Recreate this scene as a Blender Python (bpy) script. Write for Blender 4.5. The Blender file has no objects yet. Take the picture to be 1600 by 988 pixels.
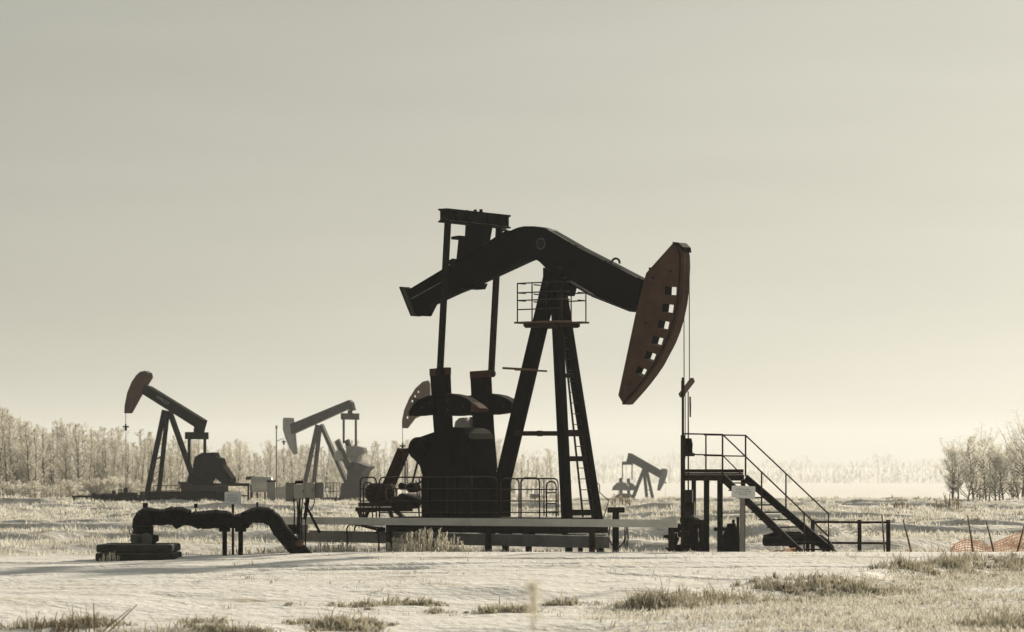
import bpy, bmesh, math, random
import numpy as np
from mathutils import Vector

random.seed(7)
RNG = np.random.default_rng(11)
sc = bpy.context.scene
COL = sc.collection

# ------------------------------------------------------------------ camera
F, CZ, HY = 5130.0, 2.1, 745.0            # focal length and horizon in photo pixels, eye height
cam = bpy.data.cameras.new('camera')
cam.sensor_width = 36.0
cam.lens = 36.0 * F / 1600.0
cam.shift_y = (HY - 494.0) / 1600.0
cam.clip_start = 0.5
cam.clip_end = 12000
cam.dof.use_dof = True
cam.dof.focus_distance = 90
cam.dof.aperture_fstop = 3.2
cam_o = bpy.data.objects.new('camera', cam)
cam_o.location = (0, 0, CZ)
cam_o.rotation_euler = (math.radians(90), 0, 0)
COL.objects.link(cam_o)
sc.camera = cam_o


def W(px, py, d):
    return Vector(((px - 800) / F * d, d, CZ - (py - HY) / F * d))


class Frame:
    """A machine's own axes: A runs along its beam, V across it, away from the camera."""

    def __init__(s, px, d, deg):
        s.O = ((px - 800) / F * d, d)
        s.c, s.s = math.cos(math.radians(deg)), math.sin(math.radians(deg))
        s.A = Vector((s.c, -s.s, 0))
        s.V = Vector((s.s, s.c, 0))
        s.d = d

    def P(s, px, py, v=0.0):
        a = (px - 800) / F
        u = (a * (s.O[1] + v * s.c) - s.O[0] - v * s.s) / (s.c + a * s.s)
        t = s.O[1] - u * s.s + v * s.c
        return Vector((t * a, t, CZ - (py - HY) / F * t))

    def L(s, u, v, z):
        return Vector((s.O[0] + u * s.c + v * s.s, s.O[1] - u * s.s + v * s.c, z))

    def uz(s, p):
        dx, dy = p.x - s.O[0], p.y - s.O[1]
        return dx * s.c - dy * s.s, p.z

    def U(s, px, v=0.0):
        return s.uz(s.P(px, HY, v))[0]


# ------------------------------------------------------------------ materials
def new_mat(name):
    m = bpy.data.materials.new(name)
    m.use_nodes = True
    nt = m.node_tree
    nt.nodes.clear()
    return m, nt


def mat(name, c1, c2, scale=3.0, rough=0.6, bump=0.2, spec=0.3, metal=0.0, frost=0.0, stretch=None):
    m, nt = new_mat(name)
    N = nt.nodes.new
    out = N('ShaderNodeOutputMaterial')
    b = N('ShaderNodeBsdfPrincipled')
    tc = N('ShaderNodeTexCoord')
    src = tc.outputs['Object']
    if stretch:
        mp = N('ShaderNodeMapping')
        mp.inputs['Scale'].default_value = stretch
        nt.links.new(src, mp.inputs[0])
        src = mp.outputs[0]
    n = N('ShaderNodeTexNoise')
    n.inputs['Scale'].default_value = scale
    n.inputs['Detail'].default_value = 6
    n.inputs['Roughness'].default_value = 0.65
    nt.links.new(src, n.inputs['Vector'])
    r = N('ShaderNodeValToRGB')
    r.color_ramp.elements[0].position = 0.35
    r.color_ramp.elements[1].position = 0.68
    r.color_ramp.elements[0].color = (*c1, 1)
    r.color_ramp.elements[1].color = (*c2, 1)
    nt.links.new(n.outputs['Fac'], r.inputs[0])
    colr = r.outputs[0]
    if frost > 0:                       # hoar frost lying on what faces the sky
        g = N('ShaderNodeNewGeometry')
        sx = N('ShaderNodeSeparateXYZ')
        nt.links.new(g.outputs['Normal'], sx.inputs[0])
        mr = N('ShaderNodeMapRange')
        mr.inputs[1].default_value = 0.55
        mr.inputs[2].default_value = 0.95
        mr.inputs[4].default_value = frost
        nt.links.new(sx.outputs['Z'], mr.inputs[0])
        mu = N('ShaderNodeMath')
        mu.operation = 'MULTIPLY'
        nt.links.new(mr.outputs[0], mu.inputs[0])
        nt.links.new(n.outputs['Fac'], mu.inputs[1])
        mx = N('ShaderNodeMix')
        mx.data_type = 'RGBA'
        mx.inputs[7].default_value = (0.75, 0.75, 0.74, 1)
        nt.links.new(mu.outputs[0], mx.inputs[0])
        nt.links.new(colr, mx.inputs[6])
        colr = mx.outputs[2]
    nt.links.new(colr, b.inputs['Base Color'])
    b.inputs['Roughness'].default_value = rough
    b.inputs['Specular IOR Level'].default_value = spec
    b.inputs['Metallic'].default_value = metal
    if bump:
        bp = N('ShaderNodeBump')
        bp.inputs['Strength'].default_value = bump
        bp.inputs['Distance'].default_value = 0.02
        nt.links.new(n.outputs['Fac'], bp.inputs['Height'])
        nt.links.new(bp.outputs[0], b.inputs['Normal'])
    nt.links.new(b.outputs[0], out.inputs[0])
    return m


def leaf_mat(name, c1, c2, trans=0.5, scale=0.6):
    """thin frosted blades and twigs: light comes through them"""
    m, nt = new_mat(name)
    N = nt.nodes.new
    out = N('ShaderNodeOutputMaterial')
    g = N('ShaderNodeNewGeometry')
    n = N('ShaderNodeTexNoise')
    n.inputs['Scale'].default_value = scale
    n.inputs['Detail'].default_value = 8
    n.inputs['Roughness'].default_value = 0.8
    nt.links.new(g.outputs['Position'], n.inputs['Vector'])
    r = N('ShaderNodeValToRGB')
    r.color_ramp.elements[0].position = 0.36
    r.color_ramp.elements[1].position = 0.62
    r.color_ramp.elements[0].color = (*c1, 1)
    r.color_ramp.elements[1].color = (*c2, 1)
    nt.links.new(n.outputs['Fac'], r.inputs[0])
    d = N('ShaderNodeBsdfDiffuse')
    t = N('ShaderNodeBsdfTranslucent')
    mx = N('ShaderNodeMixShader')
    mx.inputs[0].default_value = trans
    nt.links.new(r.outputs[0], d.inputs[0])
    nt.links.new(r.outputs[0], t.inputs[0])
    nt.links.new(d.outputs[0], mx.inputs[1])
    nt.links.new(t.outputs[0], mx.inputs[2])
    nt.links.new(mx.outputs[0], out.inputs[0])
    return m


M = {}
M['black'] = mat('black_paint', (0.003, 0.003, 0.003), (0.007, 0.006, 0.005), 2.5, 0.8, 0.15, 0.02, frost=0.10)
M['hole_shade_pin_black'] = mat('hole_shade_pin_steel', (0.006, 0.0055, 0.005), (0.009, 0.008, 0.007), 5, 0.9, 0, 0.02)  # shade inside the horsehead holes as colour; also the wrist pins' black
M['dark'] = mat('dark_steel', (0.007, 0.0065, 0.0055), (0.016, 0.013, 0.010), 6, 0.8, 0.2, 0.05, frost=0.35)
M['rust'] = mat('rusty_steel', (0.016, 0.010, 0.007), (0.040, 0.022, 0.014), 9, 0.8, 0.25, 0.06, frost=0.3)
M['redhead'] = mat('red_brown_paint', (0.055, 0.032, 0.024), (0.085, 0.050, 0.037), 1.8, 0.7, 0.1, 0.08, frost=0.4)
M['pedestal'] = mat('dusty_steel', (0.03, 0.027, 0.02), (0.06, 0.052, 0.04), 2, 0.8, 0.1, 0.05, frost=0.3)
M['palered'] = mat('pale_red_brown', (0.10, 0.072, 0.058), (0.14, 0.10, 0.082), 1.8, 0.7, 0.1, 0.08, frost=0.4)  # paler, greyer red-brown than the near horsehead
M['flange'] = mat('black_paint_rimed_sunlit_top', (0.004, 0.004, 0.004), (0.009, 0.008, 0.007), 7, 0.8, 0.15, 0.02, frost=0.95)  # rime strengthened so the beam's top edges look sunlit
M['redband'] = mat('red_primer', (0.045, 0.018, 0.012), (0.075, 0.030, 0.019), 5, 0.7, 0.1, 0.08)
M['wood'] = mat('old_plank', (0.08, 0.045, 0.028), (0.16, 0.10, 0.06), 6, 0.8, 0.3, 0.2, stretch=(1, 1, 8))
M['wire'] = mat('wire_rope', (0.04, 0.03, 0.024), (0.08, 0.055, 0.04), 30, 0.6, 0.1, 0.3)
M['grey'] = mat('grey_paint', (0.48, 0.475, 0.44), (0.62, 0.61, 0.57), 1.6, 0.6, 0.12, 0.3, frost=0.8, stretch=(1, 1, 3))
M['greydark'] = mat('weathered_grey_steel', (0.075, 0.078, 0.075), (0.13, 0.13, 0.125), 2.2, 0.7, 0.15, 0.25, frost=0.9)
M['boxgrey'] = mat('box_enamel', (0.32, 0.315, 0.285), (0.42, 0.41, 0.37), 2.5, 0.5, 0.08, 0.3, frost=0.6)
M['boxgrey2'] = mat('box_enamel_dull', (0.20, 0.20, 0.185), (0.28, 0.275, 0.25), 2.5, 0.55, 0.08, 0.3, frost=0.6)
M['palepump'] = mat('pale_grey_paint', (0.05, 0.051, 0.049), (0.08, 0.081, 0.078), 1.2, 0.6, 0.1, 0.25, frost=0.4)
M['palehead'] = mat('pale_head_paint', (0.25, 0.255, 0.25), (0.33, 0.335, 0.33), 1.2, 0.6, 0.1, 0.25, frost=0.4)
M['tan'] = mat('tan_sheet', (0.12, 0.10, 0.08), (0.2, 0.17, 0.13), 2, 0.7, 0.1, 0.2)
M['jacket'] = mat('tarred_lagging', (0.008, 0.0075, 0.007), (0.022, 0.019, 0.016), 12, 0.9, 0.6, 0.04, frost=0.25)
M['timber'] = mat('dark_timber', (0.022, 0.022, 0.017), (0.06, 0.058, 0.045), 3, 0.9, 0.5, 0.1, frost=0.45, stretch=(1, 1, 7))
M['sign'] = mat('sign_face', (0.66, 0.67, 0.67), (0.76, 0.77, 0.76), 3, 0.5, 0.05, 0.3)
M['signink'] = mat('sign_ink', (0.13, 0.14, 0.14), (0.2, 0.2, 0.2), 3, 0.7, 0.0, 0.1)
M['postgrey'] = mat('weathered_post', (0.17, 0.165, 0.15), (0.27, 0.26, 0.235), 8, 0.8, 0.3, 0.2, stretch=(4, 4, 0.6))
M['letter'] = mat('faded_lettering', (0.16, 0.16, 0.14), (0.3, 0.3, 0.27), 20, 0.8, 0, 0.1)
M['orange'] = leaf_mat('orange_netting', (0.78, 0.54, 0.38), (0.84, 0.62, 0.46), 0.5, 2)
M['grass'] = leaf_mat('frosted_grass', (0.44, 0.42, 0.35), (0.80, 0.79, 0.74), 0.5, 0.6)
M['lowgrass'] = leaf_mat('rimed_short_grass', (0.38, 0.355, 0.28), (0.80, 0.78, 0.72), 0.4, 6)
M['vergegrass'] = leaf_mat('olive_verge_grass', (0.15, 0.135, 0.085), (0.68, 0.64, 0.53), 0.35, 9)
M['weed'] = leaf_mat('rimed_weed', (0.50, 0.46, 0.36), (0.78, 0.75, 0.67), 0.5, 3)
M['stalk'] = leaf_mat('dry_stalk', (0.22, 0.17, 0.11), (0.38, 0.31, 0.21), 0.35, 3)
M['twig'] = leaf_mat('rimed_twigs', (0.52, 0.49, 0.42), (0.80, 0.78, 0.71), 0.5, 0.3)
M['twigpale'] = leaf_mat('rimed_twigs_green_grey', (0.68, 0.66, 0.58), (0.84, 0.82, 0.75), 0.55, 0.5)
M['farwood'] = leaf_mat('rimed_hazed_far_wood', (0.56, 0.56, 0.54), (0.72, 0.71, 0.68), 0.45, 0.02)  # rimed wood paled further: distance haze put into the colour
M['bark'] = mat('rimed_bark', (0.10, 0.085, 0.065), (0.24, 0.215, 0.17), 3, 0.9, 0.3, 0.1, stretch=(3, 3, 0.7))


# ------------------------------------------------------------------ mesh helpers
class MB:
    def __init__(s):
        s.bm = bmesh.new()

    def poly(s, pts):
        try:
            s.bm.faces.new([s.bm.verts.new(p) for p in pts])
        except ValueError:
            pass
        return s

    def prism(s, pts, vec, holes=()):
        bm = s.bm
        if not holes:
            a = [bm.verts.new(p) for p in pts]
            b = [bm.verts.new(p + vec) for p in pts]
            n = len(a)
            bm.faces.new(a)
            bm.faces.new(b[::-1])
            for i in range(n):
                bm.faces.new((a[i], a[(i + 1) % n], b[(i + 1) % n], b[i]))
            return s
        loops = [pts] + list(holes)
        for off in (Vector((0, 0, 0)), vec):
            es = []
            for lp in loops:
                vs = [bm.verts.new(p + off) for p in lp]
                es += [bm.edges.new((vs[i], vs[(i + 1) % len(vs)])) for i in range(len(vs))]
            bmesh.ops.triangle_fill(bm, edges=es, use_beauty=True)
        for lp in loops:
            a = [bm.verts.new(p) for p in lp]
            b = [bm.verts.new(p + vec) for p in lp]
            n = len(lp)
            for i in range(n):
                bm.faces.new((a[i], a[(i + 1) % n], b[(i + 1) % n], b[i]))
        bmesh.ops.remove_doubles(bm, verts=bm.verts, dist=0.0005)
        return s

    def bar(s, p, q, w, h=None, side=None):
        """a beam of rectangular section from p to q, w across `side`, h the other way"""
        h = h or w
        d = (q - p).normalized()
        side = side or Vector((0, 1, 0))
        x = side - d * side.dot(d)
        if x.length < 1e-4:
            x = Vector((1, 0, 0)) - d * d.x
        x.normalize()
        y = d.cross(x)
        c = [p + x * (i * w / 2) + y * (j * h / 2) for i, j in ((-1, -1), (1, -1), (1, 1), (-1, 1))]
        return s.prism(c, q - p)

    def box(s, c, ax, ay, dx, dy, dz):
        """box centred on c in plan, base at c.z"""
        p = [c + ax * (i * dx / 2) + ay * (j * dy / 2) for i, j in ((-1, -1), (1, -1), (1, 1), (-1, 1))]
        return s.prism(p, Vector((0, 0, dz)))

    def tube(s, pts, r, n=7, caps=True):
        bm = s.bm
        k = len(pts)
        rs = r if isinstance(r, (list, tuple)) else [r] * k
        rings = []
        ref = None
        for i in range(k):
            d = (pts[min(i + 1, k - 1)] - pts[max(i - 1, 0)])
            d = d.normalized() if d.length > 1e-9 else Vector((0, 0, 1))
            if ref is None:
                ref = Vector((0, 0, 1)) if abs(d.z) < 0.9 else Vector((1, 0, 0))
            x = ref - d * ref.dot(d)
            if x.length < 1e-5:
                x = d.orthogonal()
            x.normalize()
            ref = x
            y = d.cross(x)
            rings.append([bm.verts.new(pts[i] + (x * math.cos(2 * math.pi * j / n) + y * math.sin(2 * math.pi * j / n)) * rs[i]) for j in range(n)])
        for i in range(k - 1):
            for j in range(n):
                f = bm.faces.new((rings[i][j], rings[i][(j + 1) % n], rings[i + 1][(j + 1) % n], rings[i + 1][j]))
                f.smooth = n > 5
        if caps:
            bm.faces.new(rings[0][::-1])
            bm.faces.new(rings[-1])
        return s

    def cyl(s, p, q, r, n=20, r2=None):
        return s.tube([p, q], [r, r if r2 is None else r2], n)

    def build(s, name, m, parent=None, bevel=0.0, base=None):
        bm = s.bm
        bmesh.ops.recalc_face_normals(bm, faces=bm.faces)
        loc = parent.matrix_world.translation.copy() if parent is not None and parent.parent is None else None
        me = bpy.data.meshes.new(name)
        if parent is not None:
            off = ROOT[parent.name]
        else:
            off = base if base is not None else Vector((0, 0, 0))
        bmesh.ops.translate(bm, vec=-off, verts=bm.verts)
        bm.to_mesh(me)
        bm.free()
        me.materials.append(m)
        o = bpy.data.objects.new(name, me)
        COL.objects.link(o)
        if parent is not None:
            o.parent = parent
        else:
            o.location = off
        ROOT[o.name] = off
        if bevel:
            b = o.modifiers.new('bevel', 'BEVEL')
            b.width = bevel
            b.segments = 2
            b.limit_method = 'ANGLE'
            b.angle_limit = math.radians(40)
        return o


ROOT = {}


def thing(name, loc, label, cat, group=None):
    o = bpy.data.objects.new(name, None)
    o.empty_display_size = 0.3
    o.location = loc
    COL.objects.link(o)
    ROOT[o.name] = Vector(loc)
    o['label'] = label
    o['category'] = cat
    if group:
        o['group'] = group
    return o


def tag(o, label, cat, group=None):
    o['label'] = label
    o['category'] = cat
    if group:
        o['group'] = group
    return o


def arr_mesh(name, verts, tris, m, parent=None, kind=None, loc=None):
    me = bpy.data.meshes.new(name)
    me.vertices.add(len(verts))
    me.vertices.foreach_set('co', np.asarray(verts, dtype=np.float32).ravel())
    me.loops.add(len(tris) * 3)
    me.loops.foreach_set('vertex_index', np.asarray(tris, dtype=np.int32).ravel())
    me.polygons.add(len(tris))
    me.polygons.foreach_set('loop_start', np.arange(len(tris), dtype=np.int32) * 3)
    me.polygons.foreach_set('loop_total', np.full(len(tris), 3, dtype=np.int32))
    me.update(calc_edges=True)
    me.materials.append(m)
    o = bpy.data.objects.new(name, me)
    COL.objects.link(o)
    if parent is not None:
        o.parent = parent
    if kind:
        o['kind'] = kind
    if loc is not None:
        o.location = loc
    return o


# ------------------------------------------------------------------ ground
def vnoise(x, y, seed=0):
    xi, yi = np.floor(x).astype(np.int64), np.floor(y).astype(np.int64)
    fx, fy = x - xi, y - yi
    fx = fx * fx * (3 - 2 * fx)
    fy = fy * fy * (3 - 2 * fy)

    def hsh(a, b):
        n = (a * 374761393 + b * 668265263 + seed * 982451653) & 0x7fffffff
        n = ((n ^ (n >> 13)) * 1274126177) & 0x7fffffff
        n = n ^ (n >> 16)
        return (n & 0xffff) / 65535.0
    a, b, c, d = hsh(xi, yi), hsh(xi + 1, yi), hsh(xi, yi + 1), hsh(xi + 1, yi + 1)
    return (a * (1 - fx) + b * fx) * (1 - fy) + (c * (1 - fx) + d * fx) * fy


def fbm(x, y, seed=0, o=3):
    t, a, s = 0, 1.0, 0
    for i in range(o):
        t = t + a * vnoise(x * 2 ** i, y * 2 ** i, seed + i)
        s += a
        a *= 0.5
    return t / s


def sstep(a, b, x):
    t = np.clip((x - a) / (b - a), 0, 1)
    return t * t * (3 - 2 * t)


def verge_y(x):
    # the tussocky verge runs away to the right
    return np.interp(x, [-20, 0, 1.9, 6, 12, 20], [46, 52, 55.0, 60.5, 75.5, 92])


def H(x, y):
    x = np.asarray(x, dtype=float)
    y = np.asarray(y, dtype=float)
    road = np.interp(y, [-60, 30, 45, 58, 70, 82.0, 83.2, 85.0], [-0.3, -0.1, 0.0, 0.08, 0.16, 0.215, 0.19, 0.0])
    crest = sstep(-11, -3.5, x) * 0.8 + 0.2
    near = np.where(y > 58, road * crest + (1 - crest) * 0.03, road)
    far = np.interp(y, [85, 95, 150, 205, 240, 300, 440, 600, 660, 1200, 2000, 2400, 3000, 3900, 4400],
                    [0, 0.0, 0.06, 0.06, 0.02, -0.2, -1.9, -3.16, -3.3, -2.7, -1.8, -1.0, 4, 13, 14])
    h = np.where(y < 85, near, far)
    # furrowed, tussocky field behind the wells
    mid = sstep(88, 96, y) * (1 - sstep(240, 330, y))
    wx = x + 3 * vnoise(x / 14, y / 14, 40)
    lam = 9.5
    ph = (y + 15.0 * fbm(x / 15.0, y / 30.0, 41, 2) + 4.5 * fbm(x / 3.2, y / 7.0, 44, 2)) / lam
    f = ph - np.floor(ph)
    saw = sstep(0.0, 0.16, f) * (1 - f) ** 0.8
    rip2 = fbm(x / 2.4, y / 1.6, 8, 3)
    amp = (0.30 + 0.10 * sstep(95, 190, y)) * (0.28 + 1.55 * fbm(wx / 10.0, y / 14.0, 47, 2) ** 1.3)
    h = h + mid * (amp * saw * 1.5 - 0.1 + 0.30 * (rip2 - 0.5) * (0.8 + np.clip((y - 90) / 150, 0, 0.8)))
    # wind-packed snow in front
    nr = 1 - sstep(60, 84, y)
    h = h + nr * (0.32 * (fbm(x / 4.5, y / 3.0, 13, 3) - 0.5) + 0.05 * (fbm(x / 1.6, y / 0.7, 15, 2) - 0.5)) + 0.030 * (1 - sstep(80, 90, y)) * (fbm(x / 1.1, y / 0.5, 17, 3) - 0.5)
    for k, (y0, sl) in enumerate(((70.5, .10), (72.3, .10), (66.0, -.05), (77.0, .04))):   # old wheel ruts, half drifted over
        yc = y0 + sl * x + 0.5 * np.sin(x / 7.0 + k)
        h = h - 0.09 * np.exp(-((y - yc) / 0.22) ** 2) * sstep(0.42, 0.62, vnoise(x / 3.0, x * 0 + k, 19)) + 0.03 * np.exp(-((y - yc - .45) / 0.2) ** 2)
    for k in range(16):                      # a line of old footprints across the road
        fx, fy = -5.0 - 0.155 * k + 0.12 * (k % 2), 71.5 - 0.92 * k
        h = h - 0.07 * np.exp(-((x - fx) / 0.17) ** 2 - ((y - fy) / 0.22) ** 2)
    # drift and hollow along the verge
    dv = y - verge_y(x)
    right = sstep(-1, 3, x)
    h = h + right * (0.16 * np.exp(-(dv / 1.6) ** 2) * (0.5 + fbm(x / 1.6, y / 1.6, 23, 2)) - 0.06 * np.exp(-((dv + 3.5) / 1.8) ** 2)) * (1 - sstep(78, 84, y))
    # low far hills
    h = h + sstep(2400, 3600, y) * 8 * (fbm(x / 260.0, y / 900.0, 31, 3) - 0.5)
    return h


def ground_at(x, y):
    return float(H(np.array([x]), np.array([y]))[0])


def make_ground():
    ys = np.concatenate([np.linspace(-45, 38, 40, endpoint=False), np.linspace(38, 90, 420, endpoint=False),
                         np.linspace(90, 150, 260, endpoint=False), np.linspace(150, 260, 240, endpoint=False),
                         np.linspace(260, 560, 120, endpoint=False), np.geomspace(560, 4400, 130)])
    s = np.linspace(-1, 1, 561)
    sx = 0.30 * s + 0.70 * s ** 3
    X = sx[None, :] * (62 + 0.46 * np.maximum(ys, 0))[:, None]
    Y = np.repeat(ys[:, None], len(s), 1)
    Z = H(X, Y)
    v = np.stack([X, Y, Z], -1).reshape(-1, 3)
    nr, nc = X.shape
    i = np.arange(nr - 1)[:, None] * nc + np.arange(nc - 1)[None, :]
    i = i.ravel()
    t = np.concatenate([np.stack([i, i + 1, i + nc + 1], -1), np.stack([i, i + nc + 1, i + nc], -1)])
    m, nt = new_mat('snow_and_frost')
    N = nt.nodes.new
    out = N('ShaderNodeOutputMaterial')
    b = N('ShaderNodeBsdfPrincipled')
    g = N('ShaderNodeNewGeometry')
    n1 = N('ShaderNodeTexNoise')
    n1.inputs['Scale'].default_value = 0.35
    n1.inputs['Detail'].default_value = 9
    n1.inputs['Roughness'].default_value = 0.7
    mp = N('ShaderNodeMapping')
    mp.inputs['Scale'].default_value = (0.55, 1.6, 1)
    nt.links.new(g.outputs['Position'], mp.inputs[0])
    nt.links.new(mp.outputs[0], n1.inputs['Vector'])
    n2 = N('ShaderNodeTexNoise')
    n2.inputs['Scale'].default_value = 5.0
    n2.inputs['Detail'].default_value = 5
    nt.links.new(g.outputs['Position'], n2.inputs['Vector'])
    r = N('ShaderNodeValToRGB')
    e = r.color_ramp.elements
    e[0].position, e[0].color = 0.33, (0.52, 0.47, 0.38, 1)
    e[1].position, e[1].color = 0.47, (0.86, 0.85, 0.83, 1)
    e.new(0.40).color = (0.74, 0.71, 0.65, 1)
    ad = N('ShaderNodeMath')
    ad.operation = 'MULTIPLY_ADD'
    ad.inputs[1].default_value = 0.16
    nt.links.new(n2.outputs['Fac'], ad.inputs[0])
    nt.links.new(n1.outputs['Fac'], ad.inputs[2])
    sb = N('ShaderNodeMath')
    sb.operation = 'SUBTRACT'
    sb.inputs[1].default_value = 0.08
    nt.links.new(ad.outputs[0], sb.inputs[0])
    nt.links.new(sb.outputs[0], r.inputs[0])
    n3 = N('ShaderNodeTexNoise')
    n3.inputs['Scale'].default_value = 1.1
    n3.inputs['Detail'].default_value = 8
    n3.inputs['Roughness'].default_value = 0.75
    nt.links.new(g.outputs['Position'], n3.inputs['Vector'])
    r3 = N('ShaderNodeValToRGB')
    r3.color_ramp.elements[0].position, r3.color_ramp.elements[0].color = 0.42, (1, 1, 1, 1)
    r3.color_ramp.elements[1].position, r3.color_ramp.elements[1].color = 0.58, (0, 0, 0, 1)
    nt.links.new(n3.outputs['Fac'], r3.inputs[0])
    sp = N('ShaderNodeSeparateXYZ')
    nt.links.new(g.outputs['Position'], sp.inputs[0])
    mr = N('ShaderNodeMapRange')
    mr.inputs[1].default_value, mr.inputs[2].default_value = 84.5, 88.0
    mr.inputs[4].default_value = 0.85
    nt.links.new(sp.outputs['Y'], mr.inputs[0])
    mr2 = N('ShaderNodeMapRange')
    mr2.inputs[1].default_value, mr2.inputs[2].default_value = 260, 420
    mr2.inputs[3].default_value, mr2.inputs[4].default_value = 1, 0
    nt.links.new(sp.outputs['Y'], mr2.inputs[0])
    f1_ = N('ShaderNodeMath')
    f1_.operation = 'MULTIPLY'
    nt.links.new(mr.outputs[0], f1_.inputs[0])
    nt.links.new(mr2.outputs[0], f1_.inputs[1])
    f2_ = N('ShaderNodeMath')
    f2_.operation = 'MULTIPLY'
    nt.links.new(f1_.outputs[0], f2_.inputs[0])
    nt.links.new(r3.outputs[0], f2_.inputs[1])
    lit = N('ShaderNodeMix')
    lit.data_type = 'RGBA'
    lit.inputs[7].default_value = (0.48, 0.45, 0.38, 1)
    nt.links.new(f2_.outputs[0], lit.inputs[0])
    nt.links.new(r.outputs[0], lit.inputs[6])
    nt.links.new(lit.outputs[2], b.inputs['Base Color'])
    b.inputs['Roughness'].default_value = 0.75
    b.inputs['Specular IOR Level'].default_value = 0.25
    bp = N('ShaderNodeBump')
    bp.inputs['Strength'].default_value = 0.8
    bp.inputs['Distance'].default_value = 0.07
    nt.links.new(n2.outputs['Fac'], bp.inputs['Height'])
    nt.links.new(bp.outputs[0], b.inputs['Normal'])
    nt.links.new(b.outputs[0], out.inputs[0])
    o = arr_mesh('ground', v, t, m, kind='structure')
    o.data.polygons.foreach_set('use_smooth', np.ones(len(t), dtype=bool))
    return o


make_ground()


# ------------------------------------------------------------------ grass
def blades(name, base, hgt, wid, lean, m, parent=None, kind=None, off=None):
    n = len(base)
    a = RNG.uniform(0, 2 * np.pi, n)
    la = RNG.uniform(0, 2 * np.pi, n)
    side = np.stack([np.cos(a), np.sin(a), np.zeros(n)], -1) * (wid / 2)[:, None]
    ld = np.stack([np.cos(la), np.sin(la), np.zeros(n)], -1)
    up = np.array([0, 0, 1.0])
    p0 = base - up * 0.02
    p1 = base + up * (hgt * 0.55)[:, None] + ld * (hgt * lean * 0.35)[:, None]
    p2 = base + up * (hgt * np.sqrt(np.maximum(0.05, 1 - lean ** 2)))[:, None] + ld * (hgt * lean)[:, None]
    v = np.stack([p0 - side, p0 + side, p1 - side * .8, p1 + side * .8, p2], 1).reshape(-1, 3)
    if off is not None:
        v = v - np.array(off)
    i = np.arange(n) * 5
    t = np.concatenate([np.stack([i, i + 1, i + 3], -1), np.stack([i, i + 3, i + 2], -1), np.stack([i + 2, i + 3, i + 4], -1)])
    return arr_mesh(name, v, t, m, parent, kind, loc=off if (off is not None and parent is None) else None)


def tufts(cx, cy, nb, rad, h0):
    """blade bases and heights for tufts at cx, cy"""
    k = len(cx)
    idx = np.repeat(np.arange(k), nb)
    n = len(idx)
    rr = np.abs(RNG.normal(0, 0.55, n)) * rad[idx]
    an = RNG.uniform(0, 2 * np.pi, n)
    x, y = cx[idx] + rr * np.cos(an) * 1.6, cy[idx] + rr * np.sin(an)
    hh = h0[idx] * RNG.uniform(0.45, 1.1, n) * np.exp(-(rr / rad[idx]) ** 2 * 0.5)
    return np.stack([x, y, H(x, y)], -1), hh


def field_grass():
    n = 60000
    y = 87 + (RNG.random(n) ** 1.3) * 175
    x = RNG.uniform(-1, 1, n) * (0.17 * y + 3)
    # what stands on a crest or a rise shows; the snowy hollows stay bare
    rise = H(x, y) - 0.5 * (H(x, y + 3.0) + H(x, y - 3.0))
    dens = sstep(-0.06, 0.12, rise) * sstep(0.32, 0.52, fbm(x / 3.2, y / 2.2, 61, 3))
    keep = RNG.random(n) < dens * 0.55 + 0.03
    x, y = x[keep], y[keep]
    k = len(x)
    b, hh = tufts(x, y, 14, RNG.uniform(0.12, 0.45, k), RNG.uniform(0.08, 0.36, k) * (0.75 + 0.25 * (y > 130)))
    blades('frosted_grass', b, hh, RNG.uniform(0.014, 0.034, len(hh)) * (b[:, 1] / 110), RNG.uniform(0.1, 0.75, len(hh)), M['grass'], kind='stuff')


field_grass()


def low_grass():
    n = 70000
    y = RNG.uniform(40, 82, n)
    x = RNG.uniform(-0.5, 1, n) * (0.165 * y + 1)
    v = verge_y(x) - y
    dens = fbm(x / 2.2, y / 2.0, 71, 3)
    p = sstep(0, 2.5, v) * sstep(0.0, 4.0, x - (y - 42) * 0.04) * (0.25 + 0.75 * sstep(0.34, 0.56, dens)) * 0.55 + 0.02 * (dens > 0.55)
    keep = RNG.random(n) < p
    x, y = x[keep], y[keep]
    b, hh = tufts(x, y, 5, RNG.uniform(0.06, 0.2, len(x)), RNG.uniform(0.05, 0.15, len(x)))
    blades('short_frosted_grass', b, hh, RNG.uniform(0.012, 0.026, len(hh)), RNG.uniform(0.2, 0.9, len(hh)), M['lowgrass'], kind='stuff')


low_grass()


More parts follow.
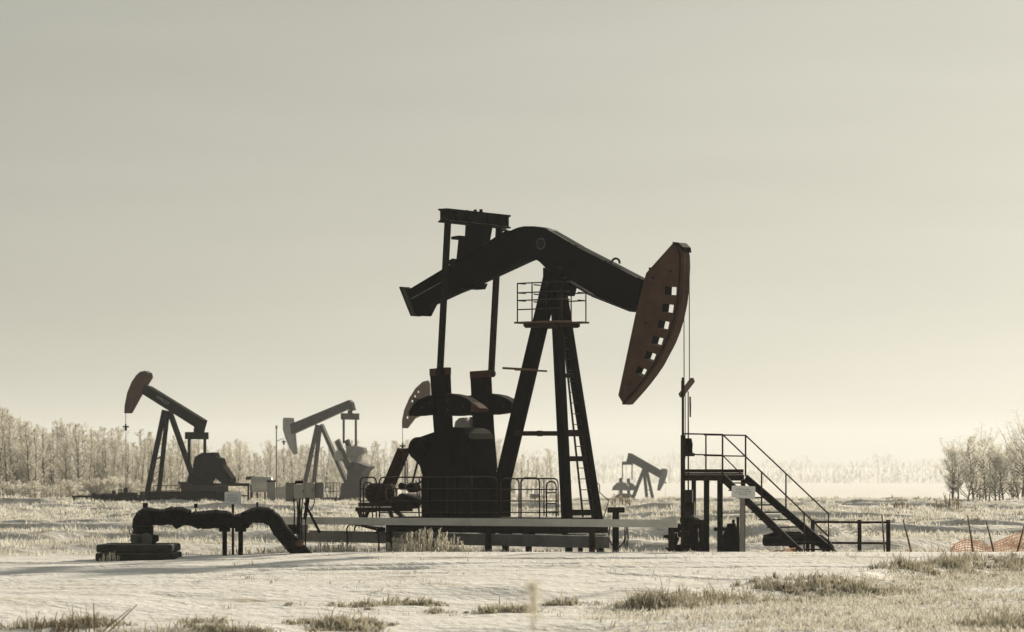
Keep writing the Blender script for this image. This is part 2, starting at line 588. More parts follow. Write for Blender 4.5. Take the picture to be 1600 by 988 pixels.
def verge_grass():
    xs, ys, rs, hs = [], [], [], []

    def put(px, py, n, sx, sy, r, h):
        d = CZ * F / (py - HY)
        for _ in range(3):
            d = (CZ - ground_at((px - 800) / F * d, d)) * F / (py - HY)
        x0 = (px - 800) / F * d
        for i in range(int(n * 1.15)):
            k = 1 if i < n * .55 else 2.4          # a core, and stragglers thinning out into the snow
            xs.append(x0 + random.gauss(0, sx * .6 * k))
            ys.append(d + random.gauss(0, sy * .5 * k))
            rs.append(random.uniform(.6, 1.2) * r * (1 if k == 1 else .7))
            hs.append(random.uniform(.5, 1.25) * h * (1 if k == 1 else .55))
    # (px, py, tufts, spread x, spread y, tuft radius, blade length)
    for a in ((1025, 938, 46, .3, .4, .30, .34), (1085, 932, 26, .5, .6, .22, .26), (1130, 928, 30, .4, .5, .25, .27),
              (1180, 926, 26, .5, .5, .2, .22), (1225, 923, 24, .45, .5, .2, .22), (1270, 920, 24, .45, .6, .2, .22), (1320, 917, 34, .5, .6, .22, .26),
              (1375, 912, 22, .4, .6, .22, .22), (1420, 903, 34, .5, .8, .26, .30), (1470, 896, 34, .5, .8, .26, .30),
              (1500, 888, 26, .4, .9, .25, .34), (1545, 893, 20, .6, .9, .22, .22), (1595, 890, 26, .5, .9, .24, .3),
              (1570, 985, 30, .5, .5, .22, .25), (1600, 980, 30, .4, .5, .22, .28),
              (650, 941, 18, .22, .3, .18, .17), (690, 936, 5, .2, .3, .15, .12), (560, 948, 12, .3, .3, .16, .13), (600, 938, 6, .3, .3, .14, .13),
              (800, 955, 18, .25, .3, .18, .17), (870, 946, 10, .2, .3, .15, .15), (760, 958, 8, .3, .3, .12, .12),
              (520, 980, 30, .3, .4, .22, .22), (545, 977, 16, .25, .3, .18, .17), (500, 976, 8, .3, .3, .18, .15),
              (60, 994, 12, .5, .4, .2, .18), (135, 992, 26, .3, .3, .22, .22), (200, 990, 42, .35, .3, .24, .24), (262, 989, 36, .25, .3, .22, .25),
              (330, 986, 14, .2, .3, .18, .2), (392, 983, 14, .2, .3, .18, .2), (330, 975, 5, .3, .3, .15, .16)):
        put(*a)
    b, hh = tufts(np.array(xs), np.array(ys), 30, np.array(rs), np.array(hs))
    hh *= 1 + 0.8 * (RNG.random(len(hh)) < .07)
    blades('verge_grass', b, hh, RNG.uniform(0.012, 0.030, len(hh)), RNG.uniform(0.15, 0.9, len(hh)), M['vergegrass'], kind='stuff')


verge_grass()


def weed_clump(px0, px1, d, n, h, label, name='frosted_weeds', m='weed', group=None, cat='weeds'):
    x = RNG.uniform((px0 - 800) / F * d, (px1 - 800) / F * d, n)
    y = d + RNG.normal(0, 0.35, n)
    mid = (x.min() + x.max()) / 2
    half = (x.max() - x.min()) / 2
    root = thing(name, (mid, d, ground_at(mid, d)), label, cat, group)
    off = Vector(root.location)
    st, lf = MB(), []
    env = 1 - 0.55 * ((x - mid) / half) ** 2
    for i in range(n):
        hh = h * env[i] * random.uniform(.5, 1.1)
        p = Vector((x[i], y[i], ground_at(x[i], y[i]) - .03))
        q = p + Vector((random.gauss(0, .12) * hh, random.gauss(0, .1) * hh, hh))
        st.tube([p, p.lerp(q, .55) + Vector((random.gauss(0, .02), 0, 0)), q], [.008, .006, .003], 3, False)
        for k in range(14):
            t = random.uniform(.35, 1)
            lf.append(p.lerp(q, t))
    st.build('stem', M[m], root)
    lf = np.array([tuple(v) for v in lf])
    b = blades('foliage', lf, RNG.uniform(.05, .14, len(lf)) * min(1, h / .6), RNG.uniform(.012, .03, len(lf)), RNG.uniform(.3, .9, len(lf)), M[m], parent=root, off=off)
    return root


weed_clump(604, 730, 86.5, 150, 0.70, 'tall frosted weeds standing in front of the pump skid')
weed_clump(480, 560, 86.6, 60, 0.42, 'short frosted weeds under the open end of the grey barrier')
weed_clump(1385, 1440, 85.0, 26, 0.30, 'sparse frosted weeds beside the end post of the pipe fence')
weed_clump(1445, 1490, 85.0, 26, 0.32, 'small frosted weeds at the near end of the orange netting')
weed_clump(160, 185, 78.5, 18, 0.30, 'little frosted weed in front of the timber cribbing')
weed_clump(330, 470, 86.0, 60, 0.30, 'frosted weeds around the foot of the slanting pipe')
weed_clump(1460, 1500, 172, 50, 0.85, 'bushy brown weeds on the ridge left of the grove', m='stalk')
weed_clump(1398, 1418, 172, 26, 0.62, 'small tuft of brown weeds on the ridge behind the pipe fence', m='stalk')
weed_clump(955, 985, 172, 40, 0.75, 'brown weeds on the ridge hiding the foot of the far pumpjack', m='stalk')


def reed(name, label, cat, spots, m, group=None):
    base = spots[0][0]
    root = thing(name, base, label, cat, group)
    for p, q, r in spots:
        st = MB()
        mid = p.lerp(q, .5) + Vector((random.gauss(0, .01), 0, 0))
        st.tube([p, mid, q], [r, r * .8, r * .35], 5)
        st.build('stem', M[m], root)
    return root


# reeds at the lower left edge, and one stalk close to the lens
sp = []
for i in range(22):
    px = 48 + i * 4.4 + random.uniform(-6, 6)
    d = 44 + random.uniform(-.6, .6)
    x = (px - 800) / F * d
    p = Vector((x, d, ground_at(x, d) - .05))
    hh = random.uniform(.15, .36)
    sp.append((p, p + Vector((hh * random.uniform(.05, .45), 0, hh)), .012))
sp.append((W(148, 1000, 44), W(146, 942, 44), .013))
sp.append((W(165, 992, 44), W(214, 945, 44), .013))
sp.append((W(150, 996, 44), W(205, 950, 44), .012))
for i in range(4):
    sp.append((sp[0][0] + Vector((.25 * i, .2, 0)), sp[0][0] + Vector((.25 * i + .1, .2, .2)), .005))
reed('dry_reeds', 'dry leaning reed stems in the near grass', 'reeds', sp, 'stalk')
d = 15.0
x = (832 - 800) / F * d
g = ground_at(x, d)
sp = [(Vector((x, d, g)), W(834, 912, d), .010), (W(831, 985, d), W(815, 930, d), .004), (W(833, 960, d), W(847, 922, d), .004),
      (W(834, 950, d), W(826, 912, d), .004), (W(834, 970, d), W(852, 948, d), .003)]
rt = reed('weed_stalk', 'tall pale weed stalk blurred close to the camera', 'weed', sp, 'weed')
hd = []
for k in range(60):
    t = random.random()
    hd.append(tuple(W(834, 912 + 50 * t, d) + Vector((random.gauss(0, .014), random.gauss(0, .014), 0))))
hd = np.array(hd)
blades('seed_head', hd, RNG.uniform(.02, .05, 60), RNG.uniform(.004, .010, 60), RNG.uniform(.2, .8, 60), M['weed'], parent=rt, off=Vector(rt.location))


# ------------------------------------------------------------------ trees
def tree_meshes(seed, h, spread, limbs, twigs, start, tw=0.035, stems=1, m='twig'):
    r = random.Random(seed)
    bm = MB()
    tips = []
    for s in range(stems):
        lean = Vector((r.gauss(0, .05 + .08 * (stems > 1)), r.gauss(0, .05), 1))
        b0 = Vector((r.gauss(0, .25 * (stems > 1)), r.gauss(0, .25 * (stems > 1)), -.15))
        hs = h * (1 if s == 0 else r.uniform(.7, .97))
        pts = [b0 + lean * (hs * k / 6) + Vector((r.gauss(0, .012) * h * k / 6, r.gauss(0, .012) * h * k / 6, 0)) for k in range(7)]
        r0 = .011 * hs + .03
        bm.tube(pts, [r0 * (1 - .85 * k / 6) for k in range(7)], 6, False)
        for k in range(limbs):
            t = start + (0.97 - start) * (k + r.random()) / limbs
            f = t * 6
            i = min(5, int(f))
            p = pts[i].lerp(pts[i + 1], f - i)
            a = r.uniform(0, 2 * math.pi)
            ln = spread * h * (.35 + .9 * t) * (1.12 - t ** 3) * r.uniform(.5, 1.2)
            up = r.uniform(.7, 1.7)
            q1 = p + Vector((math.cos(a), math.sin(a), up * .7)) * ln * .5
            q2 = q1 + Vector((math.cos(a + r.gauss(0, .4)) * .6, math.sin(a + r.gauss(0, .4)) * .6, up)) * ln * .5
            rr = r0 * (1 - t) * .45 + .008
            bm.tube([p, q1, q2], [rr, rr * .7, .006], 4, False)
            tips.append((p, q1, q2, ln))
        tips.append((pts[4], pts[5], pts[6], h * .2))
    V_, T_ = [], []
    for p, q1, q2, ln in tips:
        for k in range(twigs):
            t = .12 + .88 * r.random() ** .6
            c = p.lerp(q1, t * 2) if t < .5 else q1.lerp(q2, t * 2 - 1)
            d = Vector((r.gauss(0, 1), r.gauss(0, 1), r.uniform(-.2, 1.6))).normalized() * r.uniform(.25, .9) * min(.75, .30 + .22 * ln)
            w = Vector((r.gauss(0, 1), r.gauss(0, 1), r.gauss(0, .4))).normalized() * tw * r.uniform(.4, 1)
            n = len(V_)
            V_ += [tuple(c - w * .5), tuple(c + w * .5), tuple(c + d * .6 + w * .35 + Vector((0, 0, .03))), tuple(c + d)]
            T_ += [(n, n + 1, n + 2), (n, n + 2, n + 3)]
    return bm, V_, T_


TREES = []


def make_tree(name, seed, h, spread, limbs, twigs, start, tw, stems, label, group, m='twig'):
    root = thing(name, (0, 0, 0), label, 'tree', group)
    bm, V_, T_ = tree_meshes(seed, h, spread, limbs, twigs, start, tw, stems)
    bm.build('trunk', M['bark'], root)
    arr_mesh('crown', V_, T_, M[m], parent=root)
    return root


def copy_tree(o, parent=None):
    c = o.copy()
    COL.objects.link(c)
    c.parent = parent
    for ch in list(o.children):
        copy_tree(ch, c)
    return c


BELT = 'bare frosted trees of the belt behind the pumpjacks'
protos = [make_tree('frosted_tree', 100 + k, 9.0 + .25 * k, .15 + .02 * (k % 4), 34, 64, .10 + .06 * (k % 3), .026, 1 + (k % 3 == 2),
                    'slender bare frosted tree standing in the dense belt behind the pumpjacks', BELT) for k in range(9)]
r = random.Random(5)
# front line of the belt: photo column, distance; it runs away to the right and thins out
spots = []
for i in range(235):
    px = -60 + 640 * (i + r.random()) / 235
    d0 = np.interp(px, [-60, 150, 300, 430, 580], [262, 285, 320, 400, 470])
    row = r.random()
    spots.append((px, d0 + 34 * row + r.gauss(0, 3), (r.uniform(.8, 1.06) if r.random() < .75 else r.uniform(.45, .7))))
for i in range(46):
    px = 580 + 290 * (i + r.random()) / 46
    spots.append((px, r.uniform(470, 540), r.uniform(.8, 1.15)))
hs = {}
used = 0
for px, d, s in spots:
    want = np.interp(px, [-60, 0, 60, 240, 330, 430, 560, 640, 780, 870], [150, 148, 130, 112, 102, 100, 102, 100, 96, 80]) * d / F   # metres
    k = r.randrange(9)
    o = protos[used] if used < 9 else copy_tree(protos[k])
    k = used if used < 9 else k
    used += 1
    x = (px - 800) / F * d
    hh = 9.0 + .25 * k
    sc_ = want / hh * s * .96
    o.location = (x, d, ground_at(x, d))
    o.scale = (sc_ * r.uniform(.85, 1.1), sc_ * r.uniform(.85, 1.1), sc_)
    o.rotation_euler = (0, 0, r.uniform(0, 6.28))

SH = 'low frosted shrubs along the foot of the tree belt'
shrub = make_tree('frosted_shrub', 77, 1.7, .34, 9, 26, .05, .026, 5, 'low frosted shrub at the foot of the tree belt', SH)
for i in range(60):
    px = -30 + 900 * (i + r.random()) / 60
    d = np.interp(px, [-60, 150, 300, 430, 580, 870], [256, 278, 312, 390, 455, 465]) + r.gauss(0, 4)
    o = shrub if i == 0 else copy_tree(shrub)
    x = (px - 800) / F * d
    k = r.uniform(.6, 1.25)
    o.location = (x, d, ground_at(x, d))
    o.scale = (k * 1.3, k * 1.3, k)
    o.rotation_euler = (0, 0, r.uniform(0, 6.28))

# the grove at the right edge
GR = 'frosted trees of the small grove beyond the orange netting'
grove = [(1517, 236, 105, 'broad tall frosted tree just inside the outer edge of the grove', 1),
         (1543, 240, 104, 'leaning frosted tree between the broad one and the twin-stemmed one in the grove', 1),
         (1563, 232, 88, 'shorter twin-stemmed frosted tree in the middle of the grove', 2),
         (1584, 238, 92, 'dense low frosted tree in the grove', 3),
         (1598, 234, 122, 'tallest frosted tree in the grove, cut by the photo edge', 1),
         (1532, 246, 78, 'small frosted tree at the back of the grove', 2),
         (1497, 242, 84, 'small frosted tree at the outer edge of the grove, nearest the stairs', 2)]
for i, (px, d, hp, lab, st) in enumerate(grove):
    if lab is None:
        continue
    t = make_tree('frosted_tree', 300 + i, hp * d / F, .44, 30, 32, .14, .018, st + 1, lab, GR, 'twigpale')
    x = (px - 800) / F * d
    t.location = (x, d, ground_at(x, d))
    t.rotation_euler = (0, 0, i * 1.3)


def far_woods():
    """the far wood: one hazy mass"""
    n = 6500
    px = RNG.uniform(600, 1560, n)
    d = 2000 + RNG.normal(0, 25, n)
    x = (px - 800) / F * d
    top = np.interp(px, [600, 900, 960, 1080, 1180, 1290, 1400, 1480, 1560], [60, 66, 62, 60, 38, 44, 46, 40, 40])
    env = top * (0.45 + 0.75 * fbm(px / 22.0, px * 0, 91, 4)) * d / F
    trunkish = RNG.random(n) < 0.06
    z0 = np.where(trunkish, 0, RNG.random(n) ** 1.2 * env * .9)
    base = np.stack([x, d, H(x, d) + z0], -1)
    hgt = np.where(trunkish, env, RNG.uniform(1.2, 4.4, n))
    wid = np.where(trunkish, .5, RNG.uniform(.3, .9, n))
    blades('far_woods', base, hgt, wid, np.where(trunkish, .06, RNG.uniform(.1, .7, n)), M['farwood'], kind='stuff')


far_woods()

# ------------------------------------------------------------------ main pumpjack
Q = Frame(868, 90, 36)
P = Q.P
VV, AA = Q.V, Q.A
Z = Vector((0, 0, 1))


def vat(v):
    return lambda px, py: P(px, py, v)


def trace(pts, v, fr=Q):
    return [fr.P(x, y, v) for x, y in pts]


mp = thing('pumpjack', Q.L(0, 0, 0), 'large black pumpjack with bent beam and holed red-brown horsehead, nearest of all', 'pumpjack')
hw = 0.17
beam_px = [(632, 450), (647, 452), (695, 423), (758, 386), (784, 369), (800, 359), (809, 355.5), (818, 353.6), (834, 353.6), (843, 354.6), (852, 357), (860, 360.5), (907, 387), (954, 411),
           (1003, 437), (993, 486), (964, 479), (930, 462), (890, 438), (878, 430), (852, 419), (842, 409), (836, 405.5), (829, 405), (771, 428), (726, 452), (698, 463), (672, 476), (663, 494), (649, 493.5)]
bm = MB()
bm.prism(trace(beam_px, -hw), VV * (2 * hw))
o = bm.build('walking_beam', M['black'], mp, .02)
beam = o
# flanges: wide plates along top and bottom, end plate, cleats, lifting eyes
bm = MB()
for a, b in (((860, 359), (905, 385)), ((907, 386.5), (951, 409)), ((953, 410.5), (1002, 435.5))):
    bm.bar(P(*a, 0), P(*b, 0), 2 * hw + .10, .035, VV)
for a, b in (((647, 453), (757, 387)), ((757, 387), (798, 361))):
    bm.bar(P(*a, 0), P(*b, 0), 2 * hw + .08, .03, VV)
for a, b in (((991, 487), (930, 463)), ((928, 462), (890, 439)), ((828, 406), (726, 453)), ((724, 453), (676, 475))):
    bm.bar(P(*a, 0), P(*b, 0), 2 * hw + .08, .035, VV)
bm.bar(P(632, 449, 0), P(650, 494, 0), 2 * hw + .12, .05, VV)
bm.build('flange', M['flange'], beam, .008)
for (x, y) in ((962, 411), (788, 366)):
    bm = MB()
    c = P(x, y, 0)
    bm.tube([c + AA * (.13 * math.cos(t)) + Z * (.12 * math.sin(t)) for t in np.linspace(-.2, math.pi + .2, 11)], .03, 6)
    bm.build('lifting_eye', M['black'], beam)
bm = MB()
c = P(845, 381, -hw - .004)
for rad in (.13, .155):
    bm.tube([c + AA * (rad * math.cos(t)) + Z * (rad * math.sin(t)) for t in np.linspace(0, 2 * math.pi, 25)], .008, 4)
for dx in (-.06, 0, .06):
    bm.bar(c + AA * dx - Z * .08, c + AA * dx + Z * .08, .01, .02, AA)
bm.build('emblem', M['greydark'], beam)
# stiffener line along the tail web
bm = MB()
bm.bar(P(643, 467, -hw - .01), P(690, 441, -hw - .01), .03, .03, VV)
bm.build('stiffener', M['greydark'], beam)
bm = MB()
bm.prism(trace([(726, 452), (740, 451), (744, 442), (722, 444)], -.28), VV * .56)
bm.build('clamp_block', M['black'], beam, .01)

# horsehead
head_px = [(1052, 379.5), (1060, 380.5), (1065, 386), (1067.5, 400), (1068, 417), (1067, 436), (1066, 454), (1063.6, 474), (1059, 496), (1053, 517), (1045.5, 536), (1036, 554), (1027, 571), (1016, 587), (1006, 600), (996, 612), (978, 632), (973.7, 631.5), (966, 618), (980, 552), (993.8, 487), (1009.5, 427)]
holes_px = [(1048, 454.6, 18, 13), (1043.5, 482, 17.5, 13), (1036.5, 508, 17, 13), (1027, 533, 16.5, 13), (1015.5, 557, 16, 13), (1001.5, 580.5, 15, 12.5)]
hv = .165
holes = []
for (cx, cy, w, h) in holes_px:
    ang = (math.atan2(cy - 400, cx - 850) - .2) * .65
    ca, sa = math.cos(ang), math.sin(ang)
    holes.append([P(cx + i * w / 2 * ca - j * h / 2 * sa, cy + i * w / 2 * sa + j * h / 2 * ca, -hv) for i, j in ((-1, -1), (1, -1), (1, 1), (-1, 1))])
bm = MB()
bm.prism(trace(head_px, -hv), VV * (2 * hv), holes)
head = bm.build('horsehead', M['redhead'], mp)
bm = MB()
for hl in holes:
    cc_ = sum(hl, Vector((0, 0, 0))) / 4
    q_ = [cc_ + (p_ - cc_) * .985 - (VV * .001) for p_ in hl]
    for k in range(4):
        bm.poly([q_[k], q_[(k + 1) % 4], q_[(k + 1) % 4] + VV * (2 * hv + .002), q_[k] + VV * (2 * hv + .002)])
bm.build('hole_shade_sleeve', M['hole_shade_pin_black'], head)  # added dark sleeve: the shade in the holes is put into its colour
bm = MB()
arc = head_px[2:17]
for (a, b) in zip(arc[:-1], arc[1:]):
    bm.bar(P(a[0] + .5, a[1], 0), P(b[0] + .5, b[1], 0), 2 * hv + .07, .03, VV)
bm.build('rope_track', M['dark'], head)
for (x, y) in ((1021, 434), (1048, 424), (1009, 505), (1016, 420), (985, 600)):
    c = P(x, y, -hv)
    bm = MB()
    bm.cyl(c - VV * .03, c + VV * .01, .035, 8)
    bm.build('bolt', M['dark'], head)
bm = MB()
bm.prism(trace([(1050, 378), (1060, 379), (1067, 386), (1068, 394), (1062, 386), (1053, 383)], -hv - .03), VV * (2 * hv + .06))
bm.build('top_cap', M['dark'], head)

# equaliser across the beam tail, with its bearing
e0 = P(742, 342, 0)
ub, zb = Q.uz(e0)
bm = MB()
sec = [(-.17, -.19), (.17, -.19), (.17, -.15), (.10, -.12), (.10, .12), (.17, .15), (.17, .19), (-.17, .19), (-.17, .15), (-.10, .12), (-.10, -.12), (-.17, -.15)]
bm.prism([Q.L(ub + a, -1.48, zb + b) for a, b in sec], VV * 2.96)
for v in (-1.38, -1.0, -.45, .45, 1.0, 1.38):
    bm.box(Q.L(ub, v, zb - .185), AA, VV, .32, .04, .37)
eq = bm.build('equalizer', M['dark'], mp, .01)
bm = MB()
bm.prism(trace([(727, 350), (756, 350), (752, 372), (751, 388), (712, 413), (716, 373), (726, 371)], -.22), VV * .44)
for v in (-.25, .05, .25):
    bm.cyl(Q.L(ub + v, -.05, zb + .17), Q.L(ub + v, -.05, zb + .25), .05, 8)
bm.bar(P(713, 373, 0), P(726, 371, 0), .5, .08, VV)
bm.bar(P(707, 412, 0), P(716, 407, 0), .5, .10, VV)
bm.build('equalizer_bearing', M['black'], mp, .012)

# pitman arms, cranks, weights
for v, top, bot in ((-1.16, (700, 342), (687.5, 582)), (1.16, (780, 350), (767.5, 584))):
    bm = MB()
    bm.bar(P(*top, v), P(*bot, v), .13, .15, VV)
    pit = bm.build('pitman_arm', M['rust'] if v > 0 else M['dark'], mp, .01)
    bm = MB()
    b_ = P(*bot, v)
    sv = 1 if v < 0 else -1
    bm.cyl(b_ - VV * (.09 * sv), b_ + VV * (.12 * sv), .10, 14)
    bm.build('wrist_pin', M['hole_shade_pin_black'], pit)
for v0, cpx, side in ((-1.06, [(671, 577), (704, 574.5), (705.5, 610), (708, 665), (712, 730), (682, 735), (675, 640)], -1),
                      (.84, [(734, 581), (768, 579), (770, 620), (773, 672), (778, 735), (742, 738), (737, 640)], 1)):
    bm = MB()
    # the silhouette holds the crank's width and its thickness: take the thickness off the far edge
    sh = .22 * Q.s * F / 90
    bm.prism([P(x - (sh if i in (1, 2, 3, 4) else 0), y, v0) for i, (x, y) in enumerate(cpx)], VV * .22)
    cr = bm.build('crank', M['black'], mp, .015)
    bm = MB()
    a, b = cpx[0], cpx[1]
    bm.prism([P(a[0] - .3, a[1] - .4, v0 - .006), P(b[0] - sh + .3, b[1] - .4, v0 - .006), P(b[0] - sh + .3, b[1] + 11, v0 - .006), P(a[0] + .3, a[1] + 11, v0 - .006)], VV * .232)
    bm.build('painted_tip', M['redband'], cr)
    xo = 0 if side < 0 else 62.5
    vw = v0 - .20 if side < 0 else v0 + .02
    for lobe, m_ in (([(678, 617), (668, 618.5), (655, 624), (645, 632), (638, 643), (638, 650), (650, 650), (678, 647)], 'black'),
                     ([(694, 614.5), (706, 615.5), (718, 618), (730, 623.5), (735, 627.5), (735, 644), (706, 648), (694, 648)], 'black')):
        bm = MB()
        bm.prism([P(x + xo, y, vw) for x, y in lobe], VV * .40)
        w_ = bm.build('counterweight', M[m_], cr, .02)
        if m_ == 'black':
            bm = MB()
            for (bx, by) in ((660, 637), (724, 635), (672, 630), (700, 626), (700, 640)):
                if (bx < 690) == (lobe[0][0] < 690):
                    c = P(bx + xo, by, vw)
                    bm.cyl(c - VV * .03, c + VV * .02, .035, 8)
            bm.build('bolt', M['rust'], w_)
    bm = MB()
    bm.prism([P(x + xo, y, vw - .004) for x, y in [(735.5, 627.8), (743, 632.5), (749, 638), (748, 643), (735.5, 644)]], VV * .408)
    bm.build('weight_tip', M['redband'], cr, .015)

# gearbox
gb = [(655, 728), (646, 718), (652, 684), (672, 677), (690, 671), (700, 668.5), (708, 667.5), (716, 668), (723, 671), (729, 677), (733, 686), (735, 698), (736, 712), (737, 746), (660, 746)]
bm = MB()
bm.prism(trace(gb, -.62), VV * 1.2)
g_ = bm.build('gearbox', M['black'], mp, .03)
bm = MB()
c0 = P(652, 701, -.75)
bm.cyl(c0, c0 + VV * .34, .32, 28)
c1 = c0 - VV * .02
for k in range(7):
    t = k * 2 * math.pi / 7
    q_ = c1 + AA * (.22 * math.cos(t)) + Z * (.22 * math.sin(t))
    bm.cyl(q_ - VV * .012, q_ + VV * .02, .05, 8)
bm.cyl(c0 - VV * .05, c0 + VV * .8, .09, 12)
bm.build('brake_drum', M['black'], g_)
c = P(715, 722, -.66)
bm = MB()
bm.cyl(c, c + VV * .1, .30, 20)
bm.build('cover_plate', M['black'], g_)
bm = MB()
bm.prism(trace([(658, 744), (747, 744), (747, 812), (658, 812)], -.72), VV * 1.3)
pd = bm.build('gearbox_pedestal', M['black'], mp, .02)
bm = MB()
for x in (670, 690, 712, 735):
    bm.bar(P(x, 746, -.75), P(x, 811, -.75), .06, .05, VV)
bm.build('rib', M['dark'], pd)
bm = MB()
bm.prism(trace([(748, 742), (782, 742), (782, 812), (766, 812), (766, 756), (748, 756)], -.25), VV * .5)
bm.build('leg_foot', M['black'], mp, .02)

# samson post: one rear leg, two front legs, ties
bm = MB()
bm.bar(P(861, 436, 0), P(786, 752, 0), .30, .36, VV)
bm.bar(P(861, 436, -.16), P(786, 752, -.16), .03, .44, VV)
bm.build('leg', M['black'], mp, .01)
for v0, v1, t0, b0 in ((-.16, -.70, (868, 446), (886, 812)), (.16, .70, (876, 446), (933.5, 812))):
    bm = MB()
    bm.bar(P(*t0, v0), P(*b0, v1), .16, .20, VV)
    for s in (-1, 1):
        bm.bar(P(*t0, v0) + AA * (s * .1), P(*b0, v1) + AA * (s * .1), .24, .025, VV)
    bm.build('leg', M['black'], mp, .008)
bm = MB()
for (a, b, w, h) in (((805, 677.5), (876, 677.5), .14, .13),):
    bm.bar(P(*a, -.1), P(*b, -.35), w, h, VV)
    bm.bar(P(842, 677.5, -.2), P(845, 677.5, -.2), w + .03, h + .03, VV)
bm.build('tie_beam', M['rust'], mp, .006)
for (a, b, w) in (((877, 587), (897, 587), .12), ((880, 677), (910, 677), .18), ((885, 717), (915, 717), .14), ((887, 801), (930, 801), .16)):
    bm = MB()
    f = (a[1] - 446) / 366
    v_ = .16 + .54 * f
    bm.bar(P(*a, -v_ * .9), P(*b, v_ * .9), w, w, AA)
    bm.build('cross_brace', M['dark'], mp, .006)
# bearing saddle on top of the post
bm = MB()
bm.prism(trace([(848, 418), (884, 436), (888, 446), (884, 462), (844, 462), (848, 446)], -.22), VV * .44)
c = P(866, 424, -.45)
bm.cyl(c, c + VV * .9, .14, 16)
bm.build('saddle_bearing', M['black'], mp, .015)
# ladder on the front legs
bm = MB()
for v0, v1, a, b in ((-.02, .12, (880, 520), (911, 808)), (.30, .52, (889, 520), (929, 808))):
    bm.bar(P(*a, v0), P(*b, v1), .03, .05, VV)
l0, l1, r0, r1 = P(880, 520, -.02), P(911, 808, .12), P(889, 520, .30), P(929, 808, .52)
for k in range(17):
    t = (k + .5) / 17
    bm.tube([l0.lerp(l1, t), r0.lerp(r1, t)], .013, 5)
bm.build('ladder', M['rust'], mp)
# work platform round the post head
zt = P(862, 503, 0).z
uc = Q.U(862, 0)
pu, pv = .74, .58
bm = MB()
for s in (-1, 1):
    bm.box(Q.L(uc, s * (pv * .5 + .14), zt - .05), AA, VV, 2 * pu + .2, pv * .6, .05)
pf = bm.build('platform', M['wood'], mp, .004)
bm = MB()
for s in (-1, 1):
    bm.bar(Q.L(uc + s * .5, -pv, zt - .09), Q.L(uc + s * .5, pv, zt - .09), .08, .1, AA)
    bm.bar(Q.L(uc - .8 * pu, s * .4, zt - .11), Q.L(uc + .8 * pu, s * .4, zt - .11), .08, .12, VV)
bm.build('bracket', M['rust'], pf)
bm = MB()
for s in (-1, 1):
    for zz in (.33, .58, .79, 1.05):
        if s == 1 and zz == .33:
            continue
        bm.tube([Q.L(uc - pu, s * pv, zt + zz), Q.L(uc + pu, s * pv, zt + zz)], .018, 6)
        if zz > .4:
            bm.tube([Q.L(uc - pu, s * pv, zt + zz), Q.L(uc - pu, s * .2, zt + zz)], .018, 6)
            bm.tube([Q.L(uc + pu, s * pv, zt + zz), Q.L(uc + pu, s * .2, zt + zz)], .018, 6)
    for k in range(4):
        u = uc - pu + 2 * pu * k / 3
        bm.tube([Q.L(u, s * pv, zt), Q.L(u, s * pv, zt + 1.05)], .018, 6)
bm.build('guardrail', M['rust'], pf)
# plank bolted across the rear leg
bm = MB()
c = P(820, 577, -.28)
bm.bar(P(789, 575.5, -.3), P(834, 578, -.3), .25, .06, VV)
bm.bar(P(808, 578, .15), P(851, 580, .15), .25, .05, VV)
bm.build('foot_plank', M['wood'], mp, .004)

# bridle, carrier bar, polished rod
bt = P(1073, 392, 0)
ut, _ = Q.uz(P(1078, 430, hv))
cb = P(1073, 606, 0)
ucb = Q.uz(cb)[0]
zc = cb.z
bm = MB()
for v in (-.13, .13):
    bm.tube([Q.L(ut, v, P(1077, 400, 0).z), Q.L(ut, v, P(1077, 440, 0).z), Q.L(ucb, v, zc)], .014, 5)
bm.build('bridle', M['wire'], mp)
bm = MB()
bm.bar(Q.L(ucb, -.30, zc - .22), Q.L(ucb, .30, zc + .22), .10, .13, AA)
bm.bar(Q.L(ucb, -.17, zc - .2), Q.L(ucb, -.17, zc + .15), .06, .06, AA)
bm.build('carrier_bar', M['palered'], mp, .01)
bm = MB()
uw = ucb + .05
bm.tube([Q.L(uw, 0, zc - .1), Q.L(uw, 0, 1.7)], .02, 6)
bm.tube([Q.L(uw - .10, 0, zc + .05), Q.L(uw - .10, 0, 2.6)], .013, 5)
bm.tube([Q.L(uw + .03, .05, P(1073, 620, 0).z), Q.L(uw + .03, .05, P(1073, 652, 0).z)], [.03, .02], 6)
bm.build('polished_rod', M['wire'], mp)
bm = MB()
zz = P(1073, 712, 0).z
bm.tube([Q.L(uw, 0, zz + .02), Q.L(uw, 0, zz + .12), Q.L(uw, 0, zz + .30), Q.L(uw, 0, zz + .46)], [.14, .11, .12, .09], 10)
bm.box(Q.L(uw, 0, zz - .02), AA, VV, .22, .3, .09)
bm.build('rod_clamp', M['black'], mp, .006)

# skid under the machine
bm = MB()
ul, ur = Q.U(615, -1.0), Q.U(948, 1.0)
zs0, zs1 = .55, .80
for s in (-1, 1):
    bm.bar(Q.L(ul, s * .95, .70), Q.L(ur, s * .95, .70), .25, .30, VV)
for k in range(9):
    u = ul + .2 + (ur - ul - .4) * k / 8
    bm.bar(Q.L(u, -.85, .70), Q.L(u, .85, .70), .2, .26, AA)
bm.box(Q.L((ul + ur) / 2, 0, .85), AA, VV, ur - ul, 2.15, .05)
sk = bm.build('skid', M['dark'], mp, .01)
bm = MB()
bm.bar(Q.L(Q.U(640, 0), 0, .93), Q.L(ur - .2, 0, .93), 1.6, .10, VV)
bm.build('base_plate', M['dark'], mp, .01)


